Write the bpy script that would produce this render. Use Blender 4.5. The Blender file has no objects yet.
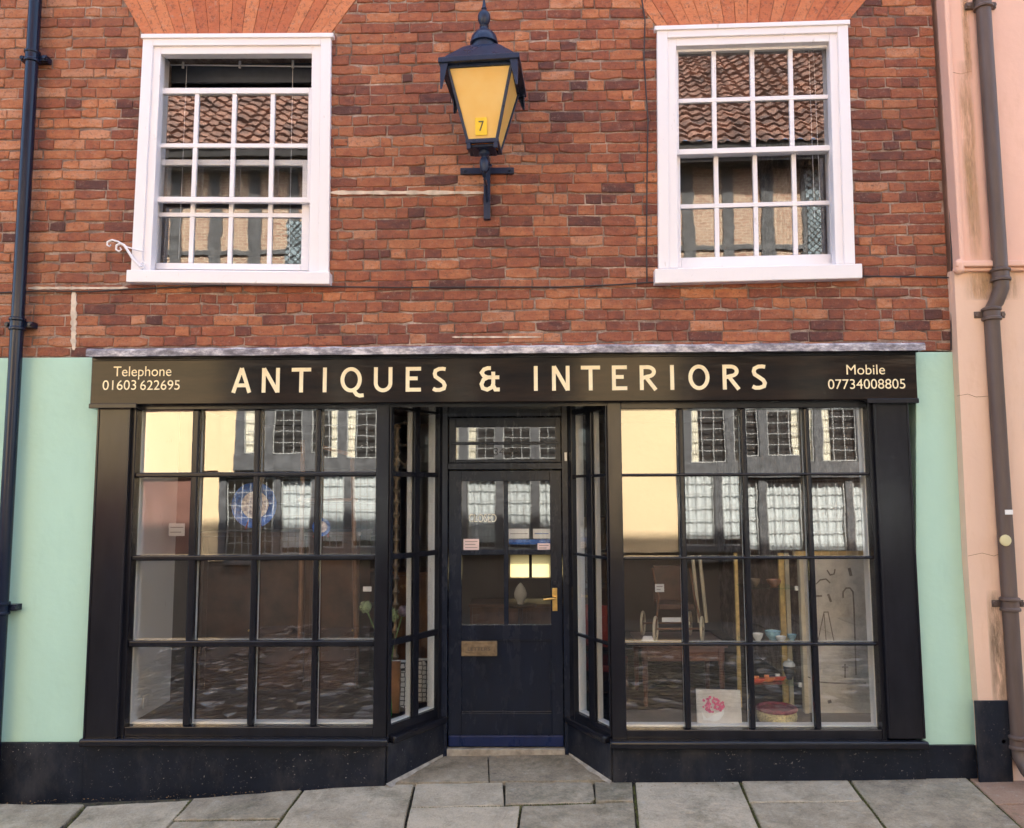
import bpy, math, random
from mathutils import Matrix, Vector
random.seed(7)
R = math.radians
sc = bpy.context.scene
C = sc.collection

# ------------------------------------------------------------------ camera
W, H, F = 1024, 828, 800.0
CAM = Vector((0, -5.3, 1.93))
TILT, YAW, ROLL = math.atan(F / 8240), R(1.0), -0.0046
CM = Matrix.Rotation(YAW, 3, 'Z') @ Matrix.Rotation(R(90) + TILT, 3, 'X') @ Matrix.Rotation(ROLL, 3, 'Z')
cd = bpy.data.cameras.new('camera'); cam = bpy.data.objects.new('camera', cd); C.objects.link(cam)
cam.matrix_world = Matrix.Translation(CAM) @ CM.to_4x4()
cd.sensor_width = 36; cd.lens = F / W * 36; cd.clip_start = .05; cd.clip_end = 500
sc.camera = cam

def P(px, py, Y=0.0):
    """point of the plane y=Y seen at a photo pixel"""
    d = CM @ Vector(((px - 512) / F, -(py - 414) / F, -1))
    return CAM + d * ((Y - CAM.y) / d.y)
def X(px, py, Y=0.0): return P(px, py, Y).x
def Z(px, py, Y=0.0): return P(px, py, Y).z

def g0(x): return .078 + (.042 if x < -.85 else .013) * (x + .85)
def ground_z(x, y):
    z = g0(x)
    if y > 0: return z + .045 * min(y, .6)
    if y > -1.7: return z + .035 * y
    return z - .06
def G(px, py, zoff=0):
    d = CM @ Vector(((px - 512) / F, -(py - 414) / F, -1))
    z = 0
    for _ in range(6):
        p = CAM + d * ((z - CAM.z) / d.z); z = ground_z(p.x, p.y)
    return Vector((p.x, p.y, z + zoff))

# ------------------------------------------------------------------ materials
class Nt:
    def __init__(s, name):
        s.m = bpy.data.materials.new(name); s.m.use_nodes = True
        s.t = s.m.node_tree; s.t.nodes.clear()
        s.out = s.t.nodes.new('ShaderNodeOutputMaterial')
    def n(s, typ, **k):
        n = s.t.nodes.new('ShaderNode' + typ)
        for a, b in k.items():
            if a in n.inputs.keys() or a.replace('_', ' ') in n.inputs.keys():
                n.inputs[a if a in n.inputs.keys() else a.replace('_', ' ')].default_value = b
            else: setattr(n, a, b)
        return n
    def l(s, a, b): s.t.links.new(a, b)
    def coord(s, scale=(1, 1, 1)):
        c = s.n('TexCoord'); mp = s.n('Mapping'); mp.inputs['Scale'].default_value = scale
        s.l(c.outputs['Object'], mp.inputs['Vector']); return mp.outputs[0]
    def noise(s, scale, detail=4, rough=.55, vec=None, stretch=None):
        n = s.n('TexNoise'); n.inputs['Scale'].default_value = scale; n.inputs['Detail'].default_value = detail
        n.inputs['Roughness'].default_value = rough
        s.l(vec or s.coord(stretch or (1, 1, 1)), n.inputs['Vector']); return n.outputs['Fac']
    def ramp(s, fac, stops, interp='LINEAR'):
        r = s.n('ValToRGB'); r.color_ramp.interpolation = interp; e = r.color_ramp.elements
        while len(e) < len(stops): e.new(.5)
        for q, (p, c) in zip(e, stops):
            q.position = p; q.color = (*c, 1) if len(c) == 3 else c
        s.l(fac, r.inputs[0]); return r.outputs[0]
    def mix(s, fac, a, b, mode='MIX'):
        m = s.n('Mix'); m.data_type = 'RGBA'; m.blend_type = mode
        for v, i in ((fac, 0), (a, 6), (b, 7)):
            if hasattr(v, 'is_linked') or hasattr(v, 'node'): s.l(v, m.inputs[i])
            else: m.inputs[i].default_value = v if i == 0 else (*v, 1)
        return m.outputs[2]
    def math(s, op, a, b=0.0):
        m = s.n('Math'); m.operation = op
        for v, i in ((a, 0), (b, 1)):
            if hasattr(v, 'node'): s.l(v, m.inputs[i])
            else: m.inputs[i].default_value = v
        return m.outputs[0]
    def bump(s, h, strength, dist=.01, nrm=None):
        b = s.n('Bump'); b.inputs['Strength'].default_value = strength; b.inputs['Distance'].default_value = dist
        s.l(h, b.inputs['Height'])
        if nrm: s.l(nrm, b.inputs['Normal'])
        return b.outputs[0]
    def bsdf(s, col, rough=.6, metal=0, normal=None, coat=0, coat_rough=.05, spec=.5):
        b = s.n('BsdfPrincipled')
        for v, k in ((col, 'Base Color'), (rough, 'Roughness'), (metal, 'Metallic')):
            if hasattr(v, 'node'): s.l(v, b.inputs[k])
            else: b.inputs[k].default_value = (*v, 1) if k == 'Base Color' else v
        b.inputs['Coat Weight'].default_value = coat; b.inputs['Coat Roughness'].default_value = coat_rough
        b.inputs['Specular IOR Level'].default_value = spec
        if normal: s.l(normal, b.inputs['Normal'])
        s.l(b.outputs[0], s.out.inputs[0]); return b

M = {}
def simple(name, col, rough=.6, metal=0, var=.12, scale=12, bump=.15, bscale=60, coat=0, dark=None):
    t = Nt(name); n = t.noise(scale, 5)
    lo = tuple(max(0, c * (1 - var)) for c in col); hi = tuple(min(1, c * (1 + var)) for c in col)
    c = t.ramp(n, [(.3, dark or lo), (.7, hi)])
    t.bsdf(c, rough, metal, t.bump(t.noise(bscale, 3), bump, .004), coat)
    M[name] = t.m; return t.m

def srgb(r, g, b):
    f = lambda v: (v / 255 / 12.92) if v / 255 <= .04045 else ((v / 255 + .055) / 1.055) ** 2.4
    return (f(r), f(g), f(b))

# brick: per-brick tint attribute
def brick_mat(name, stops, soot=.5):
    t = Nt(name); a = t.n('Attribute'); a.attribute_name = 'tint'
    n1 = t.noise(11, 6, .65, stretch=(1, 1, 1.8)); n2 = t.noise(48, 7, .75); n3 = t.noise(1.1, 3); n4 = t.noise(150, 4, .7)
    f = t.math('ADD', a.outputs['Fac'], t.math('MULTIPLY', t.math('SUBTRACT', n1, .5), 1.05))
    f = t.math('ADD', f, t.math('MULTIPLY', t.math('SUBTRACT', n3, .5), .45))
    f = t.math('ADD', f, t.math('MULTIPLY', t.math('SUBTRACT', n2, .5), .45))
    c = t.ramp(f, stops)
    c = t.mix(t.ramp(n2, [(.52, (0, 0, 0)), (.68, (.85, .85, .85))]), c, (.075, .042, .038))
    pale = t.ramp(t.noise(27, 6, .8), [(.56, (0, 0, 0)), (.70, (.7, .7, .7))])
    c = t.mix(pale, c, (.44, .29, .22))
    big = t.ramp(t.noise(.9, 6, .7, stretch=(.5, 1, 1.4)), [(.40, (0, 0, 0)), (.70, (soot, soot, soot))])
    c = t.mix(big, c, (.11, .060, .052))
    nb = t.bump(n1, .8, .010, t.bump(n2, .9, .008, t.bump(n4, .5, .003)))
    t.bsdf(c, .9, 0, nb, spec=.25); M[name] = t.m
brick_mat('brick', [(.02, (.105, .046, .040)), (.20, (.19, .066, .046)), (.42, (.29, .093, .053)), (.62, (.38, .130, .065)), (.85, (.49, .19, .088)), (1, (.55, .26, .15))], .48)
brick_mat('rubbed_brick', [(0, (.44, .13, .065)), (.5, (.54, .175, .08)), (1, (.62, .235, .11))], .05)
t = Nt('mortar')
c = t.ramp(t.noise(3.3, 7, .8), [(.34, (.09, .06, .05)), (.50, (.24, .17, .135)), (.62, (.46, .36, .30)), (.74, (.66, .56, .47))])
t.bsdf(c, .95, 0, t.bump(t.noise(70, 5, .7), .8, .006), spec=.2); M['mortar'] = t.m

def white(name, col, dirt=(.42, .36, .30)):
    t = Nt(name); n = t.noise(14, 6, .7, stretch=(1, 1, .35))
    c = t.ramp(n, [(.22, dirt), (.36, col), (1, col)])
    sp = t.ramp(t.noise(48, 4, .7), [(.69, (0, 0, 0)), (.76, (.5, .5, .5))])
    c = t.mix(sp, c, (.30, .24, .19))
    t.bsdf(c, .42, 0, t.bump(t.noise(26, 5, .6, stretch=(1, 1, .2)), .25, .003)); M[name] = t.m
white('white_paint', (.80, .76, .77))
white('inner_white', (.82, .80, .76))

def black_paint(name, col, rough, streak=(1, 1, 1), bumpk=.15, speck=.0, brown=None):
    t = Nt(name); n = t.noise(7, 6, .65, stretch=streak)
    c = t.ramp(n, [(.35, col), (.75, brown or tuple(v * 1.7 for v in col))])
    if speck:
        v = t.noise(75, 3, .7); lo = t.noise(5, 4, .7)
        k = t.math('MULTIPLY', t.ramp(v, [(.66, (0, 0, 0)), (.70, (1, 1, 1))]), t.ramp(lo, [(.42, (0, 0, 0)), (.62, (1, 1, 1))]))
        c = t.mix(t.math('MULTIPLY', k, speck), c, (.42, .38, .33))
        sm = t.ramp(t.noise(3, 6, .75, stretch=(1, 1, .5)), [(.5, (0, 0, 0)), (.75, (.35, .35, .35))])
        c = t.mix(sm, c, (.10, .09, .085))
    r = t.ramp(t.noise(11, 5, .7, stretch=streak), [(.3, (rough * .8,) * 3), (.7, (min(1, rough * 1.5),) * 3)])
    nb = t.bump(t.noise(30, 4, .6, stretch=streak), bumpk, .0015, t.bump(t.noise(3.2, 2, .5, stretch=streak), bumpk, .012))
    t.bsdf(c, r, 0, nb, spec=.22 if (speck or brown) else .32); M[name] = t.m
black_paint('black_gloss', (.009, .009, .012), .17, (1, 1, .25))
black_paint('black_fascia', (.010, .008, .008), .08, (.35, 1, 2.2), .25, brown=(.030, .018, .012))
black_paint('plinth_paint', (.007, .009, .015), .38, (1, 1, 1), .5, speck=.9)
black_paint('door_paint', (.007, .010, .020), .22, (1, 1, .3), .05)
black_paint('navy_paint', (.008, .015, .055), .28, (1, 1, .3), .12)
black_paint('pipe_navy', (.006, .010, .024), .18, (1, 1, .15), .2)
black_paint('pipe_brown', (.085, .060, .050), .38, (1, 1, .15), .3)
black_paint('iron_black', (.012, .020, .045), .28, (1, 1, 1), .5)

def render_mat(name, col, stain, k=.35, seam=False):
    t = Nt(name)
    c = t.ramp(t.noise(1.7, 5, .6, stretch=(1, 1, .5)), [(.3, tuple(v * .93 for v in col)), (.7, col)])
    s1 = t.ramp(t.noise(4.5, 7, .75, stretch=(1.6, 1, .35)), [(.56, (0, 0, 0)), (.82, (k, k, k))])
    c = t.mix(s1, c, stain)
    s2 = t.ramp(t.noise(60, 4, .7), [(.70, (0, 0, 0)), (.76, (.4, .4, .4))])
    c = t.mix(s2, c, stain)
    t.bsdf(c, .78, 0, t.bump(t.noise(38, 5, .6), .22, .004, t.bump(t.noise(4, 3, .5), .35, .02)), spec=.3); M[name] = t.m
render_mat('mint', (.46, .68, .55), (.34, .52, .42), .35)
render_mat('pink', (.80, .50, .385), (.62, .36, .23), .5)
render_mat('pink_low', (.78, .54, .40), (.60, .36, .20), .5)
render_mat('cream', (.78, .60, .36), (.60, .44, .25), .3)
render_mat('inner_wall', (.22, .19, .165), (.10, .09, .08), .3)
render_mat('plaster', (.55, .48, .40), (.4, .33, .27), .4)

t = Nt('lead')
n = t.noise(16, 7, .75, stretch=(.5, 1, 1.2))
c = t.ramp(n, [(.36, (.12, .11, .13)), (.48, (.28, .26, .29)), (.60, (.66, .62, .63))])
t.bsdf(c, .55, .15, t.bump(t.noise(30, 5, .7), .6, .008)); M['lead'] = t.m

t = Nt('stone'); a = t.n('Attribute'); a.attribute_name = 'tint'
n = t.noise(4.5, 8, .75); nf = t.noise(70, 6, .8)
f = t.math('ADD', t.math('MULTIPLY', n, .8), t.math('MULTIPLY', a.outputs['Fac'], .28)); f = t.math('ADD', f, t.math('MULTIPLY', t.math('SUBTRACT', nf, .5), .45))
c = t.ramp(f, [(.28, (.15, .125, .09)), (.5, (.35, .29, .20)), (.72, (.55, .46, .33))])
red = t.n('Attribute'); red.attribute_name = 'red'
c = t.mix(t.math('MULTIPLY', red.outputs['Fac'], .75), c, (.30, .16, .10))
sp = t.ramp(t.noise(120, 5, .8), [(.58, (0, 0, 0)), (.66, (.75, .75, .75))]); c = t.mix(sp, c, (.07, .063, .05))
lich = t.ramp(t.noise(13, 7, .85), [(.56, (0, 0, 0)), (.68, (.7, .7, .7))]); c = t.mix(lich, c, (.46, .43, .36))
ms = t.ramp(t.noise(2.6, 8, .8), [(.52, (0, 0, 0)), (.66, (.6, .6, .6))]); c = t.mix(ms, c, (.105, .10, .055))
t.bsdf(c, .8, 0, t.bump(nf, .9, .006, t.bump(t.noise(9, 6, .7), .8, .03)), spec=.35); M['stone'] = t.m

t = Nt('soil')
c = t.ramp(t.noise(26, 6, .75), [(.38, (.03, .028, .02)), (.55, (.10, .085, .06)), (.66, (.06, .085, .025))])
t.bsdf(c, .95, 0, t.bump(t.noise(80, 5, .7), 1, .01), spec=.2); M['soil'] = t.m

t = Nt('cobbles'); vec = t.coord()
v = t.n('TexVoronoi'); v.inputs['Scale'].default_value = 7; t.l(vec, v.inputs['Vector']); v.inputs['Randomness'].default_value = .85
ve = t.n('TexVoronoi', feature='DISTANCE_TO_EDGE'); ve.inputs['Scale'].default_value = 7; t.l(vec, ve.inputs['Vector']); ve.inputs['Randomness'].default_value = .85
sep = t.n('SeparateColor'); t.l(v.outputs['Color'], sep.inputs[0])
c = t.ramp(sep.outputs[0], [(0, (.018, .018, .018)), (.55, (.035, .033, .03)), (.80, (.13, .12, .11)), (1, (.55, .52, .48))])
e = t.ramp(ve.outputs[0], [(.02, (0, 0, 0)), (.10, (1, 1, 1))])
c = t.mix(e, (.035, .03, .022), c)
h = t.ramp(ve.outputs[0], [(0, (0, 0, 0)), (.35, (1, 1, 1))], 'EASE')
t.bsdf(c, .32, 0, t.bump(h, 1, .06)); M['cobbles'] = t.m

def glass(name, base=.28, wav=.10, tint=(.985, .99, .985), scale=5):
    t = Nt(name)
    fr = t.n('Fresnel'); fr.inputs['IOR'].default_value = 1.5
    nb = t.bump(t.noise(scale, 1.5, .4, stretch=(1, 1, .7)), wav, .02, t.bump(t.noise(scale * 4, 1, .4), wav * .35, .004))
    g = t.n('BsdfGlossy'); g.inputs['Roughness'].default_value = .012; g.inputs['Color'].default_value = (.97, .97, .97, 1)
    t.l(nb, g.inputs['Normal'])
    tr = t.n('BsdfTransparent'); tr.inputs['Color'].default_value = (*tint, 1)
    mx = t.n('MixShader'); geo = t.n('NewGeometry'); k = t.math('MULTIPLY', t.math('MINIMUM', t.math('ADD', fr.outputs[0], base), .95), t.math('SUBTRACT', 1.0, geo.outputs['Backfacing']))
    t.l(k, mx.inputs[0]); t.l(tr.outputs[0], mx.inputs[1]); t.l(g.outputs[0], mx.inputs[2])
    t.l(mx.outputs[0], t.out.inputs[0]); M[name] = t.m
glass('shop_glass', .16, .013)
glass('sash_glass', .16, .016, scale=7)
glass('door_glass', .13, .012)
glass('shelf_glass', .05, .02, (.85, .95, .9))
glass('far_glass', .02, .02)

simple('lime_mortar', (.58, .48, .38), .95, 0, .3, 14, .8, 40)
simple('gilt', (.92, .78, .50), .5, 0, .08, 20, .1)
simple('lattice_glass', (.22, .28, .31), .3, 0, .3, 6)
simple('cement', (.36, .32, .26), .95, 0, .4, 14, .8, 40)
simple('brass', (.75, .50, .18), .28, 1, .15, 30, .1)
simple('old_brass', (.20, .145, .09), .5, .5, .3, 30, .2)
simple('wood_dark', (.085, .04, .022), .4, 0, .5, 5, .2, 25)
simple('wood_deep', (.13, .055, .035), .35, 0, .4, 6, .2, 25)
simple('wood_mid', (.20, .095, .045), .4, 0, .4, 6, .2, 25)
simple('wood_red', (.25, .035, .025), .45, 0, .3, 6, .2, 25)
simple('timber_grey', (.085, .088, .092), .75, 0, .4, 9, .6, 25)
simple('timber_black', (.028, .026, .026), .8, 0, .4, 9, .6, 25)
simple('floor_board', (.06, .04, .03), .5, 0, .4, 6, .2)
simple('ceiling_paint', (.40, .38, .35), .8)
simple('curtain_white', (.62, .66, .67), .8, 0, .06, 6, .3)
simple('curtain_cream', (.78, .74, .62), .8, 0, .1, 6, .3)
simple('lead_came', (.36, .37, .36), .5, .1, .15, 30)
simple('paper_white', (.80, .78, .74), .7, 0, .04, 20)
simple('paper_pink', (.78, .62, .62), .7, 0, .04, 20)
simple('ink', (.03, .03, .035), .6)
simple('ink_brown', (.20, .17, .145), .8, 0, .4, 40)
simple('ink_soft', (.30, .27, .24), .8)
simple('blue_glaze', (.04, .13, .42), .15, 0, .5, 40, .1, dark=(.015, .05, .22))
simple('pale_glaze', (.62, .55, .50), .2, 0, .5, 60, .3, dark=(.20, .16, .22))
simple('sky_glaze', (.35, .60, .72), .2, 0, .3, 40)
simple('china', (.80, .80, .76), .15, 0, .05)
simple('red_toy', (.62, .08, .03), .35, 0, .3, 30)
simple('orange_toy', (.75, .22, .06), .35, 0, .3, 30)
simple('copper', (.62, .28, .15), .3, .8, .2, 20)
simple('wicker', (.55, .46, .22), .8, 0, .45, 90, 1, 120)
simple('maroon', (.22, .03, .05), .7, 0, .3, 60)
simple('cream_enamel', (.66, .58, .42), .4, 0, .12)
simple('gold_frame', (.62, .43, .16), .4, .3, .25, 30)
simple('green_glass', (.02, .30, .07), .1, 0, .2)
simple('stem_green', (.16, .24, .07), .6)
simple('bloom_green', (.33, .40, .20), .7, 0, .3, 60)
simple('bloom_mauve', (.33, .25, .28), .7, 0, .3, 60)
simple('petal_pink', (.72, .12, .25), .6, 0, .4, 90)
simple('moss', (.10, .125, .035), .95, 0, .6, 30, .8, dark=(.07, .055, .03))
simple('dead_leaf', (.20, .12, .05), .9, 0, .4, 60, .8)
simple('cable_black', (.035, .028, .028), .6)
simple('pantile', (.19, .10, .07), .85, 0, .5, 3.5, .25, 30, dark=(.07, .05, .045))
simple('brown_wall', (.095, .078, .062), .85, 0, .3, 2.5)
simple('dark_stone', (.055, .05, .045), .8, 0, .3, 3)
simple('red_brown_wall', (.16, .075, .055), .85, 0, .3, 2.5)
simple('slate_blue', (.075, .085, .115), .8)
simple('slate', (.10, .10, .11), .7)
simple('white_plastic', (.75, .74, .70), .35, 0, .04)
simple('plate_yellow', (.85, .56, .02), .4, 0, .05)
simple('badge_cream', (.62, .55, .30), .5, 0, .1)
simple('rust', (.16, .07, .035), .85, 0, .5, 40, .6)

t = Nt('amber_glass')
c = t.ramp(t.noise(6, 3), [(.3, (.96, .64, .17)), (.7, (.99, .72, .25))])
b = t.bsdf(c, .35, 0); 
tl = t.n('BsdfTranslucent'); t.l(c, tl.inputs[0]); mx = t.n('MixShader'); mx.inputs[0].default_value = .35
t.l(b.outputs[0], mx.inputs[1]); t.l(tl.outputs[0], mx.inputs[2]); t.l(mx.outputs[0], t.out.inputs[0]); M['amber_glass'] = t.m

t = Nt('dimmer_cloth'); tl = t.n('BsdfTranslucent'); tl.inputs[0].default_value = (.45, .42, .30, 1); t.l(tl.outputs[0], t.out.inputs[0]); M['dimmer_cloth'] = t.m  # translucent cream for the sheet that tones down the rear daylight
# linen board drawn with soft grey stains
t = Nt('linen')
c = t.ramp(t.noise(3.4, 6, .7), [(.32, (.36, .33, .30)), (.5, (.62, .58, .52)), (.68, (.78, .74, .66))])
t.bsdf(c, .85, 0, t.bump(t.noise(90, 3), .4, .002)); M['linen'] = t.m
# herringbone brick nogging
t = Nt('nogging'); c0 = t.n('TexCoord'); mp = t.n('Mapping'); mp.inputs['Rotation'].default_value = (R(90), R(45), 0)
t.l(c0.outputs['Object'], mp.inputs[0])
bt = t.n('TexBrick'); bt.inputs['Scale'].default_value = 5; bt.inputs['Color1'].default_value = (.30, .16, .11, 1)
bt.inputs['Color2'].default_value = (.40, .27, .19, 1); bt.inputs['Mortar'].default_value = (.50, .43, .33, 1); bt.inputs['Mortar Size'].default_value = .035
t.l(mp.outputs[0], bt.inputs[0]); t.bsdf(bt.outputs[0], .85); M['nogging'] = t.m
# patterned fretwork boards
t = Nt('fretwork'); vec = t.coord((32, 32, 32))
ck = t.n('TexVoronoi', feature='DISTANCE_TO_EDGE'); ck.inputs['Scale'].default_value = 1; t.l(vec, ck.inputs['Vector']); ck.inputs['Randomness'].default_value = .25
c = t.ramp(ck.outputs[0], [(.0, (.06, .05, .045)), (.07, (.07, .06, .05)), (.11, (.80, .74, .64))])
t.bsdf(c, .7); M['fretwork'] = t.m

# ------------------------------------------------------------------ mesh building
class MB:
    def __init__(s): s.v = []; s.f = []; s.tint = []; s.red = []
    def add(s, vs, fs, tint=0.0, red=0.0):
        b = len(s.v); s.v += [tuple(v) for v in vs]
        for f in fs: s.f.append(tuple(b + i for i in f)); s.tint.append(tint); s.red.append(red)
    def box(s, x0, x1, y0, y1, z0, z1, T=None, tint=0.0):
        if x1 < x0: x0, x1 = x1, x0
        if y1 < y0: y0, y1 = y1, y0
        if z1 < z0: z0, z1 = z1, z0
        vs = [(x, y, z) for z in (z0, z1) for x, y in ((x0, y0), (x1, y0), (x1, y1), (x0, y1))]
        if T: vs = [T(*v) for v in vs]
        s.add(vs, [(0, 3, 2, 1), (4, 5, 6, 7), (0, 1, 5, 4), (1, 2, 6, 5), (2, 3, 7, 6), (3, 0, 4, 7)], tint)
    def prism(s, front, back, tint=0.0, red=0.0):
        n = len(front); vs = list(front) + list(back)
        fs = [tuple(range(n)), tuple(range(2 * n - 1, n - 1, -1))]
        fs += [(i, n + i, n + (i + 1) % n, (i + 1) % n) for i in range(n)]
        s.add(vs, fs, tint, red)
    def qbox(s, q, u0, u1, v0, v1, Y0, Y1):
        """box whose front face is given in a photo quad q, set at depth Y0..Y1"""
        f = [P(*q(u, v), Y0) for u, v in ((u0, v1), (u1, v1), (u1, v0), (u0, v0))]
        s.prism(f, [Vector((p.x, Y1, p.z)) for p in f])
    def tube(s, pts, r, n=12, cap=True):
        pts = [Vector(p) for p in pts]; rings = []; b = len(s.v)
        rr = r if isinstance(r, (list, tuple)) else [r] * len(pts)
        up = None
        for i, p in enumerate(pts):
            d = (pts[min(i + 1, len(pts) - 1)] - pts[max(i - 1, 0)]).normalized()
            if up is None: up = d.orthogonal().normalized()
            a = (up - d * up.dot(d)).normalized(); up = a; c = d.cross(a)
            for k in range(n):
                t_ = 2 * math.pi * k / n; s.v.append(tuple(p + (a * math.cos(t_) + c * math.sin(t_)) * rr[i]))
        def addf(f): s.f.append(f); s.tint.append(0.0); s.red.append(0.0)
        for i in range(len(pts) - 1):
            for k in range(n):
                addf((b + i * n + k, b + i * n + (k + 1) % n, b + (i + 1) * n + (k + 1) % n, b + (i + 1) * n + k))
        if cap:
            addf(tuple(b + k for k in reversed(range(n)))); addf(tuple(b + (len(pts) - 1) * n + k for k in range(n)))
    def lathe(s, c, prof, n=24, rot=0):
        """prof: (radius, z) from bottom to top about the vertical through c"""
        b = len(s.v)
        for r, z in prof:
            for k in range(n):
                a = 2 * math.pi * k / n + rot; s.v.append((c[0] + r * math.cos(a), c[1] + r * math.sin(a), c[2] + z))
        def addf(f): s.f.append(f); s.tint.append(0.0); s.red.append(0.0)
        for i in range(len(prof) - 1):
            for k in range(n):
                addf((b + i * n + k, b + i * n + (k + 1) % n, b + (i + 1) * n + (k + 1) % n, b + (i + 1) * n + k))
        addf(tuple(b + k for k in reversed(range(n)))); addf(tuple(b + (len(prof) - 1) * n + k for k in range(n)))
    def build(s, name, mat, parent=None, bev=0, smooth=False, seg=2):
        me = bpy.data.meshes.new(name); me.from_pydata(s.v, [], s.f); me.update()
        if any(s.tint) or any(s.red):
            a = me.attributes.new('tint', 'FLOAT', 'FACE'); a.data.foreach_set('value', s.tint)
            a = me.attributes.new('red', 'FLOAT', 'FACE'); a.data.foreach_set('value', s.red)
        me.materials.append(M[mat] if isinstance(mat, str) else mat)
        o = bpy.data.objects.new(name, me); C.objects.link(o)
        if smooth:
            me.polygons.foreach_set('use_smooth', [True] * len(me.polygons))
            try: me.set_sharp_from_angle(angle=R(38))
            except Exception: pass
        if bev:
            m = o.modifiers.new('bevel', 'BEVEL'); m.width = bev; m.segments = seg; m.limit_method = 'ANGLE'; m.angle_limit = R(40)
        if parent: attach(o, parent)
        return o
def attach(o, parent):
    o.parent = parent; o.matrix_parent_inverse = Matrix.Translation(-world_loc(parent))
def world_loc(p):
    v = Vector(p.get('_w', (0, 0, 0))) if '_w' in p else Vector((0, 0, 0)); return v
def thing(name, label, cat, loc=(0, 0, 0), group=None):
    o = bpy.data.objects.new(name, None); C.objects.link(o); o.location = loc; o.empty_display_size = .1
    o['_w'] = tuple(loc); tag(o, label, cat, group); return o
def tag(o, label, cat, group=None):
    o['label'] = label; o['category'] = cat
    if group: o['group'] = group
    return o
def struct(o, kind='structure'): o['kind'] = kind; return o
def lab(o, s): o['label'] = s; return o

def text_mesh(name, body, x0, x1, zb, zt, y, mat, parent=None, thick=.002, T=None):
    """flat lettering fitted in x0..x1 and zb..zt (cap height) facing -Y"""
    cu = bpy.data.curves.new(name, 'FONT'); cu.body = body; cu.extrude = 0
    o = bpy.data.objects.new(name, cu); C.objects.link(o)
    dg = bpy.context.evaluated_depsgraph_get(); me = bpy.data.meshes.new_from_object(o.evaluated_get(dg))
    bpy.data.objects.remove(o)
    xs = [v.co.x for v in me.vertices]; ys = [v.co.y for v in me.vertices]
    cap = .729 if zt is None else None
    mn, mx = min(xs), max(xs); b0 = 0.0; top = max(ys)
    sx = (x1 - x0) / (mx - mn); sz = (zt - zb) / (top - b0)
    for v in me.vertices:
        p = (x0 + (v.co.x - mn) * sx, y, zb + (v.co.y - b0) * sz)
        v.co = T(*p) if T else p
    me.materials.append(M[mat]); me.name = name
    ob = bpy.data.objects.new(name, me); C.objects.link(ob)
    if parent: attach(ob, parent)
    return ob

# ================================================================== SHOPFRONT MEASURES
ZLEDGE_T, ZLEDGE_B = Z(500, 345.5, -.17), Z(500, 353.5, -.17)
ZF_T, ZF_B = Z(500, 354, -.10), Z(500, 402.5, -.10)
ZHEAD = Z(500, 403, -.03)
ZSILL_T = Z(250, 738, -.06); ZSILL_B = Z(250, 746, -.06)
ZWALL = Z(500, 354, 0)           # bottom of the brickwork
XSL = X(91, 380, -.10); XSR = X(917, 380, -.10)
GY = .035                        # pane depth
LCOL = [(131.4, 187.3), (194.4, 250.5), (256.4, 312.8), (318.3, 375)]
RCOL = [(623.6, 681.9), (687.5, 745.5), (751, 810), (815.5, 874)]
ROWS = [(409.5, 471.5), (477, 554.5), (560.5, 640), (647, 726)]
FY = -.02                        # front face of the glazing bars
LX = [(X(a, 568, FY), X(b, 568, FY)) for a, b in LCOL]
RX = [(X(a, 568, FY), X(b, 568, FY)) for a, b in RCOL]
RZL = [(Z(255, b + .5, FY), Z(255, a, FY)) for a, b in ROWS]
RZR = [(Z(745, b + 3.5 * (b / 726) ** 2, FY), Z(745, a - 1, FY)) for a, b in ROWS]
XP0, XP1 = X(388, 568, FY), X(609.5, 568, FY)      # recess corners
RD = .47
XD0, XD1 = X(443, 600, RD), X(568.5, 600, RD)
XPL0, XPL1 = X(91, 570, -.06), X(124, 570, -.06)
XPR0, XPR1 = X(881, 570, -.06), X(916.5, 570, -.06)

bb = thing('brick_building', 'old red brick shop building with black glazed shopfront and pale green walls', 'building', (0, 3, 0))

# ---------------------------------------------------------------- sash window openings (photo quads)
def quad(tl, tr, br, bl):
    def q(u, v):
        t = (tl[0] + (tr[0] - tl[0]) * u, tl[1] + (tr[1] - tl[1]) * u)
        b = (bl[0] + (br[0] - bl[0]) * u, bl[1] + (br[1] - bl[1]) * u)
        return (b[0] + (t[0] - b[0]) * v, b[1] + (t[1] - b[1]) * v)
    return q
QW = [quad((143, 35), (331, 34), (328.5, 275), (130.5, 273)), quad((657, 27), (848, 21), (855.5, 266), (658.5, 271))]
ARCH = [[(123, -1), (143, 34.5), (331, 34), (357, -1)], [(636, -1), (656.5, 26.5), (848.5, 20.5), (867, -1)]]

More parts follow.
